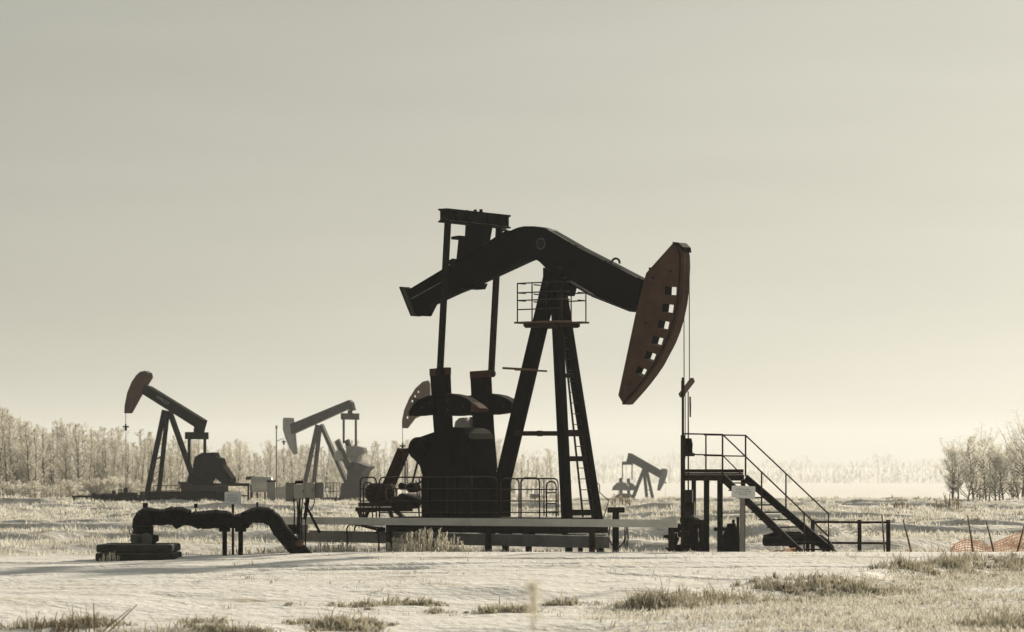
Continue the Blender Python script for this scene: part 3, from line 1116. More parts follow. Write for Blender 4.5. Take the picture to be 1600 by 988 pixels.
# piles and ground beams that carry the skid
PG = 'steel piles carrying the pump skid'
pile_px = [(674, 34), (763, 14), (790, 13), (826, 12), (889, 14), (907, 9), (938, 14)]
order = ['first pile from the weeds, widest of those under the pump skid', 'narrow pile right of the widest one under the skid', 'pile under the rear leg of the large pumpjack',
         'pile under the middle of the guard railing', 'pile under the near front leg of the large pumpjack', 'thinnest pile between the two front legs',
         'last pile under the front end of the pump skid']
for (x, w), lab in zip(pile_px, order):
    v = -.95
    c = P(x, 850, v)
    wm = w / 57
    bm = MB()
    bm.cyl(Vector((c.x, c.y, -.3)), Vector((c.x, c.y, .52)), wm * .42, 14)
    bm.box(Vector((c.x, c.y, .521)), AA, VV, wm * 1.1, .3, .028)
    tag(bm.build('pile', M['dark'], None, 0, Vector((c.x, c.y, 0))), lab, 'pile', PG)
gbm = MB()
vl = -1.5
a, b = P(470, 841, vl), P(1000, 848, vl)
zb_ = .30
gu0, gu1 = Q.U(472, vl), Q.U(948, vl)
gbm.bar(Q.L(gu0, vl, .42), Q.L(gu1, vl, .36), .28, .32, VV)
tag(gbm.build('ground_beam', M['greydark'], None, .012, Q.L(gu0, vl, 0)), 'dark grey steel beam lying low along the near side of the pump skid', 'beam')

# pale grey barrier in front of the skid
v = -2.0
bu0, bu1 = Q.U(440, v), Q.U(1058, v)
zr0, zr1 = P(440, 813.5, v).z, P(1058, 818.5, v).z
bar_t = thing('barrier', Q.L(bu0, v, 0), 'long pale grey steel barrier rail running in front of the large pumpjack', 'barrier')
bm = MB()
n = 4
for k in range(n):
    t0_, t1_ = k / n, (k + 1) / n - .0008
    A0 = Q.L(bu0 + (bu1 - bu0) * t0_, v, zr0 + (zr1 - zr0) * t0_)
    A1 = Q.L(bu0 + (bu1 - bu0) * t1_, v, zr0 + (zr1 - zr0) * t1_)
    bm.bar(A0, A1, .10, .205, VV)
bm.build('rail', M['grey'], bar_t, .012)
for x, w in ((604, .14), (759, .12), (921, .12), (1045, .12)):
    u = Q.U(x, v)
    bm = MB()
    bm.bar(Q.L(u, v + .12, -.2), Q.L(u, v + .12, zr0 + .05), w, w, AA)
    bm.build('post', M['rust'], bar_t, .006)
bm = MB()
bm.bar(Q.L(Q.U(450, v + .3), v + .3, zr0 - .25), Q.L(Q.U(466, v + .3), v + .3, zr0 - .25), .25, .28, VV)
bm.build('end_block', M['dark'], bar_t, .01)


# pipe guard rails round the machine
def hoop(bm, x0, x1, ytop, ybot, v, rad=.022, rr=.14):
    a, b = P(x0, ybot, v), P(x1, ybot, v)
    zt_ = P((x0 + x1) / 2, ytop, v).z
    d = (b - a).normalized()
    pts = [a.copy(), Vector((a.x, a.y, zt_ - rr))]
    for t in (.3, .6, .85):
        pts.append(Vector((a.x, a.y, zt_ - rr)) + d * (rr * (1 - math.cos(t * math.pi / 2))) + Z * (rr * math.sin(t * math.pi / 2)))
    pts.append(Vector((a.x, a.y, zt_)) + d * rr)
    pts.append(Vector((b.x, b.y, zt_)) - d * rr)
    for t in (.85, .6, .3):
        pts.append(Vector((b.x, b.y, zt_ - rr)) - d * (rr * (1 - math.cos(t * math.pi / 2))) + Z * (rr * math.sin(t * math.pi / 2)))
    pts += [Vector((b.x, b.y, zt_ - rr)), b.copy()]
    bm.tube(pts, rad, 6)
    return a, b


def railing(label, v, x0, x1, ytop, ybot, rails, mids=(), grp='pipe guard railings round the large pumpjack', m='rust'):
    a = P(x0, ybot, v)
    t = thing('guard_railing', (a.x, a.y, .85), label, 'railing', grp)
    bm = MB()
    hoop(bm, x0, x1, ytop, ybot, v)
    bm.build('hoop', M[m], t)
    bm = MB()
    for y in rails:
        bm.tube([P(x0, y, v), P(x1, y, v)], .016, 6)
    bm.build('rail', M[m], t)
    if mids:
        for x in mids:
            bm = MB()
            bm.tube([P(x, ytop + .3, v), P(x, ybot, v)], .018, 6)
            bm.build('upright', M[m], t)
    return t


yb = 810
railing('wide guard railing across the front of the gearbox', -1.35, 593, 777, 746, yb, (764, 783, 801), (655, 700, 737))
railing('narrow railing hoop at the motor end of the machine', -.9, 563, 588, 746, yb, (764, 783, 800))
railing('inner low hoop beside the motor', -.6, 568, 582, 754, yb, (772, 790))
railing('guard railing right behind the gearbox corner', -1.35, 782, 811, 748, yb, (765, 783, 801))
railing('guard railing third from the gearbox, square with rounded corners', -1.35, 814, 843, 747, yb, (765, 783, 801))
railing('long far-side railing behind the other guard railings', 1.2, 795, 872, 748, yb - 4, (765, 783, 801), (850,))
railing('narrow ladder-like hoop next to the near front leg', 1.0, 854, 869, 752.5, yb - 2, (770, 787, 800))

# motor, drive and belt strut at the tail of the skid
mo = thing('electric_motor', P(592, 800, -.2), 'round dark electric motor with a bright end ring, left of the gearbox', 'motor')
bm = MB()
a, b = P(577, 771, -.3), P(610, 771, -.3)
bm.tube([a, a + AA * .04, a + AA * .1, b - AA * .1, b - AA * .03, b], [.18, .24, .27, .27, .25, .2], 18)
for k in range(9):
    t = .15 + .7 * k / 8
    c = a.lerp(b, t)
    bm.cyl(c - AA * .012, c + AA * .012, .29, 18)
bm.build('motor_body', M['rust'], mo)
bm = MB()
c = b + AA * .03
bm.tube([c + VV * (.24 * math.cos(t)) + Z * (.24 * math.sin(t)) for t in np.linspace(0, 2 * math.pi, 21)], .03, 6)
bm.build('end_ring', M['wood'], mo)
bm = MB()
cc = P(592, 800, -.3)
bm.box(Vector((cc.x, cc.y, P(592, 792, -.3).z)), AA, VV, .95, .7, .12)
for s in (-1, 1):
    bm.bar(cc + AA * (.35 * s) + Z * .12, cc + AA * (.5 * s) - Z * .2, .09, .09, VV)
bm.bar(P(615, 795, -.3), P(634, 812, -.3), .1, .1, VV)
bm.bar(P(560, 795, -.3), P(566, 812, -.3), .1, .1, VV)
bm.bar(P(560, 796, -.3), P(640, 796, -.3), .3, .12, VV)
bm.build('mount', M['rust'], mo, .008)
bm = MB()
bm.bar(P(631, 703, .0), P(605, 764, -.05), .30, .25, VV)
bm.prism(trace([(624, 702), (638, 700), (635, 706), (626, 708)], -.12), VV * .35)
tag(bm.build('belt_guard', M['rust'], None, .01, P(605, 764, 0)), 'slanting rusty belt guard reaching from the motor up to the brake drum', 'belt guard')
dr = thing('drive_engine', P(634, 800, -.2), 'cluttered dark drive unit with pulleys between the motor and gearbox', 'engine')
bm = MB()
c = P(638, 782, -.25)
bm.cyl(c - VV * .3, c + VV * .4, .20, 16)
bm.box(P(632, 795, -.2), AA, VV, .5, .6, .35)
bm.build('crankcase', M['dark'], dr, .015)
bm = MB()
c = P(628, 760, -.35)
bm.cyl(c - VV * .05, c + VV * .1, .10, 14)
c = P(644, 762, -.35)
bm.tube([c - AA * .15, c - AA * .05, c + AA * .2, c + AA * .25], [.09, .15, .13, .06], 12)
bm.build('pulley', M['dark'], dr)
bm = MB()
bm.tube([P(633, 705, .1), P(633, 758, .1)], .02, 6)
bm.build('linkage', M['rust'], dr)
bm = MB()
bm.tube([P(636, 718, .1), P(636, 758, .1)], .014, 6)
bm.build('linkage', M['rust'], dr)
bm = MB()
bm.tube([P(653, 720, .1), P(644, 756, .1)], .03, 6)
bm.tube([P(648, 758, -.5), P(660, 752, -.5)], .03, 6)
bm.tube([P(646, 760, -.5), P(658, 766, -.5)], .03, 6)
bm.tube([P(628, 792, -.5), P(652, 792, -.5), P(652, 760, -.5)], .018, 6)
bm.tube([P(655, 808, -.5), P(650, 752, -.5)], .018, 6)
bm.build('linkage', M['rust'], dr)

# small pipe stand below the barrier
bm = MB()
v2 = -1.75
for x0, x1 in ((541, 562), (553, 566)):
    pass
pts = [P(542, 834, v2), P(542, 826, v2), P(544, 822, v2), P(547, 820, v2), P(600, 820, v2)]
bm.tube(pts, .022, 6)
pts = [P(554, 834, v2 + .3), P(554, 826, v2 + .3), P(556, 822, v2 + .3), P(560, 821, v2 + .3), P(596, 825, v2 + .3)]
bm.tube(pts, .022, 6)
bm.bar(P(566, 822, v2), P(594, 829, v2), .06, .06, VV)
bm.bar(P(588, 833, v2), P(597, 824, v2), .06, .06, VV)
bm.box(P(596, 831, v2), AA, VV, .16, .16, .12)
bm.bar(P(543, 834, v2), Vector((P(543, 834, v2).x, P(543, 834, v2).y, -.1)), .03, .03, VV)
bm.bar(P(592, 834, v2), Vector((P(592, 834, v2).x, P(592, 834, v2).y, -.1)), .03, .03, VV)
tag(bm.build('pipe_rack', M['dark'], None, 0, P(570, 860, v2)), 'small bent-pipe rack peeking out below the barrier rail', 'pipe rack')

# valve stand with cable coil at the front of the skid
vs = thing('valve_stand', P(962, 862, -1.2), 'dark T-shaped stand with a looped cable before the front legs', 'stand')
b_ = P(962, 862, -1.2)
bm = MB()
bm.bar(Vector((b_.x, b_.y, -.2)), P(962, 800, -1.2), .13, .13, AA)
bm.build('post', M['dark'], vs, .006)
bm = MB()
c = P(962, 801, -1.2)
bm.bar(P(953, 797, -1.2), P(972, 797, -1.2), .26, .15, VV)
bm.build('head_box', M['dark'], vs, .01)
bm = MB()
c = P(964, 836, -1.3)
pts = [c + AA * (.26 * math.cos(t)) + Z * (.36 * math.sin(t) + .02) for t in np.linspace(2.4, 6.6, 18)]
bm.tube(pts, .02, 6)
for dx in (0, .05, .09):
    p0 = P(976, 823, -1.3) + AA * dx
    bm.tube([p0, p0 - Z * .3 + AA * .03, p0 - Z * (.55 + dx) - AA * .03], .014, 5)
bm.tube([P(929, 842, -1.3), P(927, 850, -1.3), P(931, 858, -1.3), P(937, 862, -1.3)], .02, 5)
bm.build('cable_loop', M['dark'], vs)
bm = MB()
bm.tube([P(931, 753, .8), P(937, 758, .8), P(937, 770, .8), P(951, 782, .8), P(949, 790, .8), P(942, 812, .8)], .014, 5)
tag(bm.build('conduit', M['wood'], None, 0, P(942, 812, .8)), 'thin bent conduit hanging from the far front leg', 'conduit')

# ------------------------------------------------------------------ wellhead and stair platform
wl = thing('wellhead', Q.L(uw, 0, 0), 'dark wellhead of stacked valves and pipes under the horsehead', 'wellhead')
bm = MB()
rr = [.34, .34, .22, .22, .30, .30, .20, .20, .24, .24, .17, .17, .11, .11]
zz = [0, .28, .30, .48, .50, .62, .64, .86, .88, 1.0, 1.02, 1.4, 1.42, 1.75]
bm.tube([Q.L(uw + .02, .0, z) for z in zz], rr, 14)
bm.build('valve_stack', M['dark'], wl)
bm = MB()
bm.tube([Q.L(uw, .1, 1.1), Q.L(uw + .30, -.2, .9), Q.L(uw + .42, -.3, .4), Q.L(uw + .50, -.3, -.05)], [.10, .11, .09, .08], 8)
bm.tube([Q.L(uw, 0, .75), Q.L(uw - .3, -.1, .75)], .09, 8)
bm.tube([Q.L(uw - .2, -.4, .6), Q.L(uw - .2, -.4, -.1)], .09, 8)
bm.tube([Q.L(uw + .25, .3, .95), Q.L(uw + .30, .3, -.1)], .11, 8)
bm.build('flow_pipe', M['dark'], wl)
bm = MB()
bm.box(P(1054, 832, -.2), AA, VV, .16, .3, .24)
for p0, p1 in (((1042, 836), (1056, 862)), ((1050, 836), (1058, 866)), ((1040, 856), (1056, 866)), ((1060, 840), (1050, 866))):
    bm.bar(P(*p0, -.5), P(*p1, -.5), .05, .05, VV)
bm.box(P(1041, 841, -.5), AA, VV, .12, .1, .08)
bm.build('valve_handle', M['dark'], wl)
bm = MB()
for p0, p1 in (((1096, 818), (1102, 864)), ((1080, 815), (1094, 868))):
    bm.bar(P(*p0, -.3), P(*p1, -.3), .09, .09, VV)
bm.tube([P(1086, 815, -.3), P(1094, 820, -.3)], .12, 8)
bm.build('side_brace', M['rust'], wl)
bm = MB()
pb = P(1067, 860, -.62)
pb.z = -.2
ptop = P(1066.5, 680, -.62)
bm.bar(pb, Vector((pb.x, pb.y, ptop.z)), .09, .09, AA)
bm.bar(Vector((pb.x, pb.y, ptop.z)), Vector((pb.x, pb.y, P(1066, 590, -.62).z)), .05, .05, AA)
bm.bar(Vector((pb.x, pb.y, P(1066, 595, -.62).z)), Vector((pb.x, pb.y, P(1066, 620, -.62).z)), .07, .07, AA)
tag(bm.build('guide_post', M['rust'], None, .004, Vector((pb.x, pb.y, 0))), 'tall thin steel post standing between the horsehead rod and the stair platform', 'post')

st = thing('stair_platform', P(1125, 865, 0), 'rusty steel access platform with stairs and handrails descending away from the wellhead', 'stairs')
vn, vf = -.5, .5
u0, u1 = Q.U(1068, vn), Q.U(1130, vn)
zd = P(1100, 739, vn).z
bm = MB()
bm.box(Q.L((u0 + u1) / 2, 0, zd - .05), AA, VV, u1 - u0, 1.0, .05)
dk = bm.build('deck', M['rust'], st, .004)
bm = MB()
for v in (vn, vf):
    bm.bar(Q.L(u0, v, zd - .13), Q.L(u1, v, zd - .13), .07, .155, VV)
    bm.bar(Q.L(u0, v, zd + .05), Q.L(u1, v, zd + .05), .02, .09, VV)
for u in (u0 + .04, (u0 + u1) / 2, u1 - .04):
    bm.bar(Q.L(u, vn, zd - .12), Q.L(u, vf, zd - .12), .06, .12, AA)
bm.build('deck_frame', M['rust'], st)
for x, v in ((1104, vn), (1125, vn), (1084, vf), (1161, vf)):
    a = P(x, 748, v)
    bm = MB()
    bm.bar(Vector((a.x, a.y, -.2)), Vector((a.x, a.y, zd - .2)), .11 if v == vn else .08, .11, AA)
    bm.build('leg', M['dark'], st, .004)
nb0, nb1 = P(1130, 747, vn), P(1253, 866, vn)
fb0, fb1 = P(1165, 747, vf), P(1304, 866, vf)
for a, b in ((nb0, nb1), (fb0, fb1)):
    e = b + (b - a).normalized() * .25
    bm = MB()
    bm.bar(a, e, .05, .2, VV)
    bm.build('stringer', M['dark'], st)
for k in range(10):
    t = (k + .7) / 10.3
    a, b = nb0.lerp(nb1, t), fb0.lerp(fb1, t)
    z = (a.z + b.z) / 2
    a.z = b.z = z
    bm = MB()
    bm.bar(a - AA * .10 - (b - a) * .02, b - AA * .10, .26, .035, AA)
    bm.build('tread', M['rust'], st)
R_ = .021
bm = MB()
tops = {}
bm.tube([P(1066.5, 678, vn), P(1129, 679, vn), P(1294, 838, vn)], R_, 6)
bm.tube([P(1068, 710, vn), P(1129, 711.5, vn), P(1158, 741, vn)], R_ * .85, 6)
bm.tube([P(1103, 678, vn), P(1103, 738, vn)], R_, 6)
bm.tube([P(1129, 679, vn), P(1129, 745, vn)], R_ * 1.1, 6)
bm.tube([P(1190, 738, vn), P(1190, 804, vn)], R_, 6)
bm.tube([P(1256.5, 802, vn), P(1256.5, 866, vn)], R_, 6)
bm.build('handrail', M['rust'], st)
bm = MB()
bm.tube([P(1100, 679.5, vf), P(1165, 680.5, vf), P(1294.5, 803, vf), P(1294.5, 866, vf)], R_, 6)
bm.tube([P(1100, 712, vf), P(1165, 713, vf)], R_ * .85, 6)
bm.tube([P(1165, 680.5, vf), P(1165, 745, vf)], R_ * 1.1, 6)
bm.tube([P(1228, 740, vf), P(1228, 804, vf)], R_, 6)
bm.build('handrail', M['rust'], st)


def sign(label, px0, px1, py0, py1, postpx, d, wpost, tilt, m_post, name='sign', pbot=None, back=0):
    t = thing(name, W(postpx, 868, d), label, 'sign')
    c = W((px0 + px1) / 2, (py0 + py1) / 2, d)
    w, h = (px1 - px0) / F * d, (py1 - py0) / F * d
    ax = Vector((math.cos(tilt), 0, -math.sin(tilt)))
    az = Vector((math.sin(tilt), 0, math.cos(tilt)))
    Y = Vector((0, 1, 0))
    bm = MB()
    rect = [c + ax * (i * w / 2) + az * (j * h / 2) for i, j in ((-1, -.85), (-.92, -1), (.92, -1), (1, -.85), (1, .85), (.92, 1), (-.92, 1), (-1, .85))]
    bm.prism(rect, Y * .02)
    pn = bm.build('panel', M['sign'], t, .003)
    bm = MB()
    for zf, w0, w1 in ((.45, -.6, .55), (.12, -.55, .7), (-.18, -.7, .7), (-.45, -.35, .4)):
        n = 5
        for k in range(n):
            a = w0 + (w1 - w0) * k / n
            b = a + (w1 - w0) / n * random.uniform(.5, .85)
            q = [c + ax * (a * w / 2) + az * (zf * h / 2), c + ax * (b * w / 2) + az * (zf * h / 2)]
            bm.prism([q[0] - az * h * .025 - Y * .004, q[1] - az * h * .025 - Y * .004, q[1] + az * h * .025 - Y * .004, q[0] + az * h * .025 - Y * .004], Y * .003)
    bm.build('printed_line', M['signink'], pn)
    bm = MB()
    p0 = W(postpx, 868, d) + Y * .07
    p0.z = -.3
    ptop_ = c + Y * .07
    bm.bar(p0, Vector((p0.x, p0.y, c.z + h * .42)), wpost, wpost * .7, Vector((1, 0, 0)))
    bm.build('post', M[m_post], t, .004)
    return t


sign('grey notice sign on a weathered square post before the stairs', 1143, 1180, 759.5, 778.5, 1160, 84.6, .125, math.radians(2.5), 'postgrey')
sign('pale notice sign on a thin dark post in front of the lagged pipe', 351, 377, 768.5, 788, 363.5, 82.0, .06, math.radians(-1), 'rust')

# second smaller wellhead behind the stairs
w2 = thing('casing_valve', P(1145, 862, .9), 'small dark casing valve with bell-shaped foot below the stair deck', 'valve')
bm = MB()
c = P(1143, 862, .9)
bm.tube([Vector((c.x, c.y, z)) for z in (-.1, .12, .45, .8, .85)], [.40, .37, .27, .12, .12], 12)
bm.build('valve_body', M['dark'], w2)
bm = MB()
bm.bar(P(1117, 827, .9), P(1148, 827, .9), .1, .1, VV)
bm.bar(P(1153, 808, .9), P(1153, 850, .9), .05, .06, VV)
bm.bar(P(1146, 812, .9), P(1146, 840, .9), .05, .06, VV)
bm.build('valve_handle', M['rust'], w2)
bm = MB()
fp = [P(1195, 846, 1.4), P(1230, 846, 1.4), P(1264, 842, 1.4), P(1282, 845, 1.4), P(1291, 853, 1.4), P(1298, 866, 1.4), P(1302, 876, 1.4)]
bm.tube(fp, [.13, .13, .14, .16, .17, .17, .17], 12)
bm.tube([P(1195, 841, 1.5), P(1215, 838, 1.5), P(1250, 838, 1.5)], [.09, .14, .12], 10)
bm.tube([P(1240, 866, 1.4), P(1240, 846, 1.4)], .05, 6)
bm.tube([P(1262, 868, 1.4), P(1262, 846, 1.4)], .05, 6)
tag(bm.build('flow_line', M['jacket'], None, 0, P(1240, 866, 1.4)), 'dark flow line with an elbow bending into the ground behind the stair foot', 'pipe')
# pipe fence
pfn = thing('pipe_fence', P(1343, 865, 2.2), 'rusty two-rail pipe fence beyond the foot of the stairs', 'fence')
fence_v = 2.2
for x in (1270, 1343, 1388):
    a = P(x, 812.5, fence_v)
    bm = MB()
    bm.cyl(Vector((a.x, a.y, -.3)), a, .055 if x != 1388 else .06, 10)
    bm.build('post', M['rust'], pfn)
bm = MB()
for y in (816.5, 849):
    bm.tube([P(1270, y - .6, fence_v), P(1388, y, fence_v)], .03, 8)
bm.build('rail', M['rust'], pfn)

# stakes and orange netting
SG = 'thin wooden stakes beside the netting'
for (x0, y0, x1, y1, lab) in ((1378, 805, 1382, 868, 'thin stake leaning against the end of the pipe fence'), (1411, 812, 1423, 862, 'leaning stake standing alone between fence and netting'),
                              (1512, 806, 1520, 862, 'tall stake behind the collapsed stretch of orange netting'), (1541, 815, 1553, 866, 'leaning stake where the orange netting rises again'),
                              (1600, 822, 1588, 866, 'crossed stake under the rising netting at the photo edge')):
    bm = MB()
    d = 84.6
    p, q = W(x1, y1, d), W(x0, y0, d)
    p = p + (p - q).normalized() * .25
    bm.tube([p, p.lerp(q, .5) + Vector((.01, 0, 0)), q], [.028, .024, .016], 6)
    tag(bm.build('stake', M['wood'], None, 0, Vector((p.x, p.y, 0))), lab, 'stake', SG)


def netting():
    d = 84.8
    top = [(1482, 866), (1490, 852), (1510, 843), (1525, 845), (1540, 852), (1548, 856), (1562, 846), (1580, 838), (1600, 831), (1625, 826), (1650, 824)]
    xs = np.array([t[0] for t in top], float)
    ty = np.array([t[1] for t in top], float)

    def S(px, t):
        y = np.interp(px, xs, ty)
        p = W(px, y + (872 - y) * t, d)
        p.y += .12 * math.sin(px * .11) + .35 * (1 - t) * (.3 + .7 * math.sin(px * .045)) * .5
        return p
    bm = MB()
    cols = np.linspace(1483, 1650, 40)
    for c in cols:
        sh = 3 * math.sin(c * .07)
        bm.tube([S(c + sh * t, t) for t in np.linspace(0, 1, 6)], .011, 3, False)
    for t in np.linspace(0, 1, 8):
        bm.tube([S(c, t) for c in cols], .018 if t == 0 else .013, 3, False)
    tag(bm.build('safety_netting', M['orange'], None, 0, S(1570, 1)), 'sagging orange plastic safety netting strung between stakes', 'netting')


netting()
bm = MB()
for k in range(40):
    x = random.gauss(1225, 9)
    p = W(x, 861 + random.gauss(0, 1.5), 84.4)
    bm.bar(p, p + Vector((random.gauss(0, .12), random.gauss(0, .1), random.uniform(-.02, .06))), .02, .012)
tag(bm.build('netting_scrap', M['orange'], None, 0, W(1225, 866, 84.4)), 'small scrap of orange netting crumpled at the stair foot', 'netting')

# ------------------------------------------------------------------ lagged flow line on the left
DP = 81.5
lp = thing('lagged_pipe', W(363, 872, DP), 'thick black lagged pipeline running from the timber cribbing and slanting into the ground', 'pipeline')
pts = [(224, 832), (222, 815), (230, 806), (244, 809), (258, 808), (272, 806), (287, 807), (297, 812), (308, 813), (322, 812), (337, 811), (352, 812), (366, 815), (380, 813), (392, 807), (404, 804), (416, 805), (428, 812), (438, 828), (452, 845), (466, 860), (482, 876)]
rad = [.26, .25, .24, .21, .20, .24, .24, .15, .21, .23, .23, .22, .17, .20, .18, .20, .21, .20, .20, .20, .20, .20]
bm = MB()
P3, R3 = [], []
for i in range(len(pts) - 1):
    for k in range(3):
        t = k / 3
        P3.append(W(pts[i][0] * (1 - t) + pts[i + 1][0] * t, pts[i][1] * (1 - t) + pts[i + 1][1] * t, DP) + Vector((0, random.gauss(0, .01), random.gauss(0, .008))))
        R3.append((rad[i] * (1 - t) + rad[i + 1] * t) * random.uniform(.95, 1.04))
P3.append(W(*pts[-1], DP))
R3.append(.2)
bm.tube(P3, R3, 14)
lg = bm.build('lagging', M['jacket'], lp)
for i in range(4, len(P3) - 2, 5):
    bm = MB()
    d_ = (P3[i + 1] - P3[i]).normalized() * .035
    bm.tube([P3[i] - d_, P3[i] + d_], [R3[i] * 1.035 + .004, R3[i] * 1.035 + .004], 14)
    bm.build('strap', M['dark'], lg)
bm = MB()
bm.prism([W(x, y, DP - .12) for x, y in ((266, 818), (292, 818), (275, 827))], Vector((0, .22, 0)))
for (x, y0, y1, r_) in ((227, 800, 786, .05), (306, 801, 787, .035), (402, 800, 785, .022)):
    bm.cyl(W(x, y0 + 4, DP), W(x, y1, DP), r_ * .5, 8)
    bm.cyl(W(x, y1 + 7, DP), W(x, y1, DP), r_ * 1.3, 10)
for (x, y, r_) in ((306, 803, .14), (350, 802, .11), (402, 800, .15)):
    bm.tube([W(x, y + 6, DP), W(x, y, DP), W(x, y - 3, DP)], [r_, r_ * .9, r_ * .5], 10)
bm.build('valve_stem', M['jacket'], lp)
for x in (351, 376):
    bm = MB()
    a = W(x, 832, DP)
    bm.cyl(Vector((a.x, a.y, -.3)), Vector((a.x, a.y, W(x, 815, DP).z)), .06, 10)
    bm.box(Vector((a.x, a.y, W(x, 831, DP).z)), Vector((1, 0, 0)), Vector((0, 1, 0)), .26, .3, .12)
    bm.build('support_post', M['dark'], lp)
bm = MB()
bm.tube([W(334, 823, DP - .1), W(340, 828, DP - .1), W(348, 824, DP - .1)], .012, 5)
bm.build('tie_wire', M['greydark'], lp)
bm = MB()
p0 = W(462, 851, DP - .15)
bm.tube([p0, W(470, 848, DP - .2), W(474, 850, DP - .2)], [.06, .09, .07], 10)
bm.tube([W(444, 828, DP - .1), W(447, 858, DP - .1)], .04, 6)
bm.build('flange_end', M['wood'], lp)

cw = thing('well_valve', W(226, 850, 80.8), 'squat dark valve body with round plates rising out of the timber cribbing', 'valve')
bm = MB()
c = W(226, 848, 80.8)
bm.tube([c + Vector((0, 0, z)) for z in (-.4, 0, .05, .18, .2, .38, .4)], [.28, .28, .36, .34, .22, .22, .26], 16)
bm.build('valve_body', M['jacket'], cw)
bm = MB()
for dx, r_ in ((0, .17), (-.22, .14)):
    c2 = W(227, 844, 80.4) + Vector((dx, 0, 0))
    bm.cyl(c2, c2 + Vector((0, .15, 0)), r_, 16)
    bm.cyl(c2 - Vector((0, .03, 0)), c2, .05, 8)
bm.tube([W(206, 837, 80.6), W(202, 832, 80.6), W(203, 827, 80.6), W(206, 828, 80.6), W(209, 838, 80.6)], .015, 5)
bm.build('blind_flange', M['greydark'], cw)

cr = thing('timber_cribbing', W(218, 874, 80), 'low dark timber cribbing box round the left valve', 'cribbing')
x0, x1 = W(158, 0, 80).x, W(280, 0, 80).x
zc0 = -.15
for k in range(3):
    bm = MB()
    zc_ = zc0 + .01 + k * .205
    for yy in (79.1, 80.9):
        bm.bar(Vector((x0 - .02 * (k % 2), yy, zc_ + .1)), Vector((x1 - .03 * k, yy, zc_ + .1)), .2, .195)
    for xx in (x0 + .1, x1 - .15):
        bm.bar(Vector((xx, 79.2, zc_ + .1)), Vector((xx, 80.8, zc_ + .1)), .19, .19, Vector((1, 0, 0)))
    bm.build('timber_course', M['timber'], cr, .05)

# ------------------------------------------------------------------ junction boxes
jb = thing('junction_boxes', W(472, 865, 92), 'cluster of grey electrical boxes on a frame with hanging cables behind the barrier', 'electrical box')
D = 92.0


def pxbox(bm, x0, x1, y0, y1, d, dep):
    bm.prism([W(x0, y1, d), W(x1, y1, d), W(x1, y0, d), W(x0, y0, d)], Vector((0, dep, 0)))


for (a, b, c, e, dd, m_) in ((446, 463, 754.5, 784, 92.2, 'boxgrey2'), (459, 477, 757, 779, 91.9, 'boxgrey'), (477, 491, 754, 778, 91.9, 'boxgrey'), (491, 506, 754, 778.5, 92.1, 'boxgrey2'), (461, 474, 751, 756, 92.0, 'dark')):
    bm = MB()
    pxbox(bm, a, b, c, e, dd, .3)
    bx = bm.build('cabinet' if m_ != 'dark' else 'cap', M[m_], jb, .012)
    if m_ == 'boxgrey':
        bm = MB()
        pxbox(bm, a + 2, b - 2, c + 2, e - 2, dd - .012, .01)
        bm.build('door', M[m_], bx, .004)
        bm = MB()
        pxbox(bm, b - 4, b - 3, (c + e) / 2 - 2, (c + e) / 2 + 2, dd - .035, .02)
        bm.build('handle', M['dark'], bx)
bm = MB()
for x in (459, 464, 468, 473, 478):
    a = W(x, 776, D)
    bm.tube([a, W(x + random.uniform(-2, 3), 800, D), Vector((W(x - 1, 0, D).x, D, -.2))], .02 if x != 468 else .035, 6)
bm.bar(W(476, 786, D), W(500, 833, D), .07, .07)
bm.tube([W(482, 776, D), W(478, 800, D), W(476, 812, D)], .05, 6)
bm.build('frame_leg', M['dark'], jb)
bm = MB()
bm.tube([W(491, 779, D), W(491, 786, D), W(488, 794, D), W(482, 799, D), W(477, 800, D)], .014, 5)
bm.build('cable', M['dark'], jb)
bm = MB()
pxbox(bm, 471, 481, 820, 833, 92, .3)
tag(bm.build('meter_box', M['boxgrey2'], None, .01, W(476, 865, 92)), 'low grey box under the barrier below the cabinets', 'box')


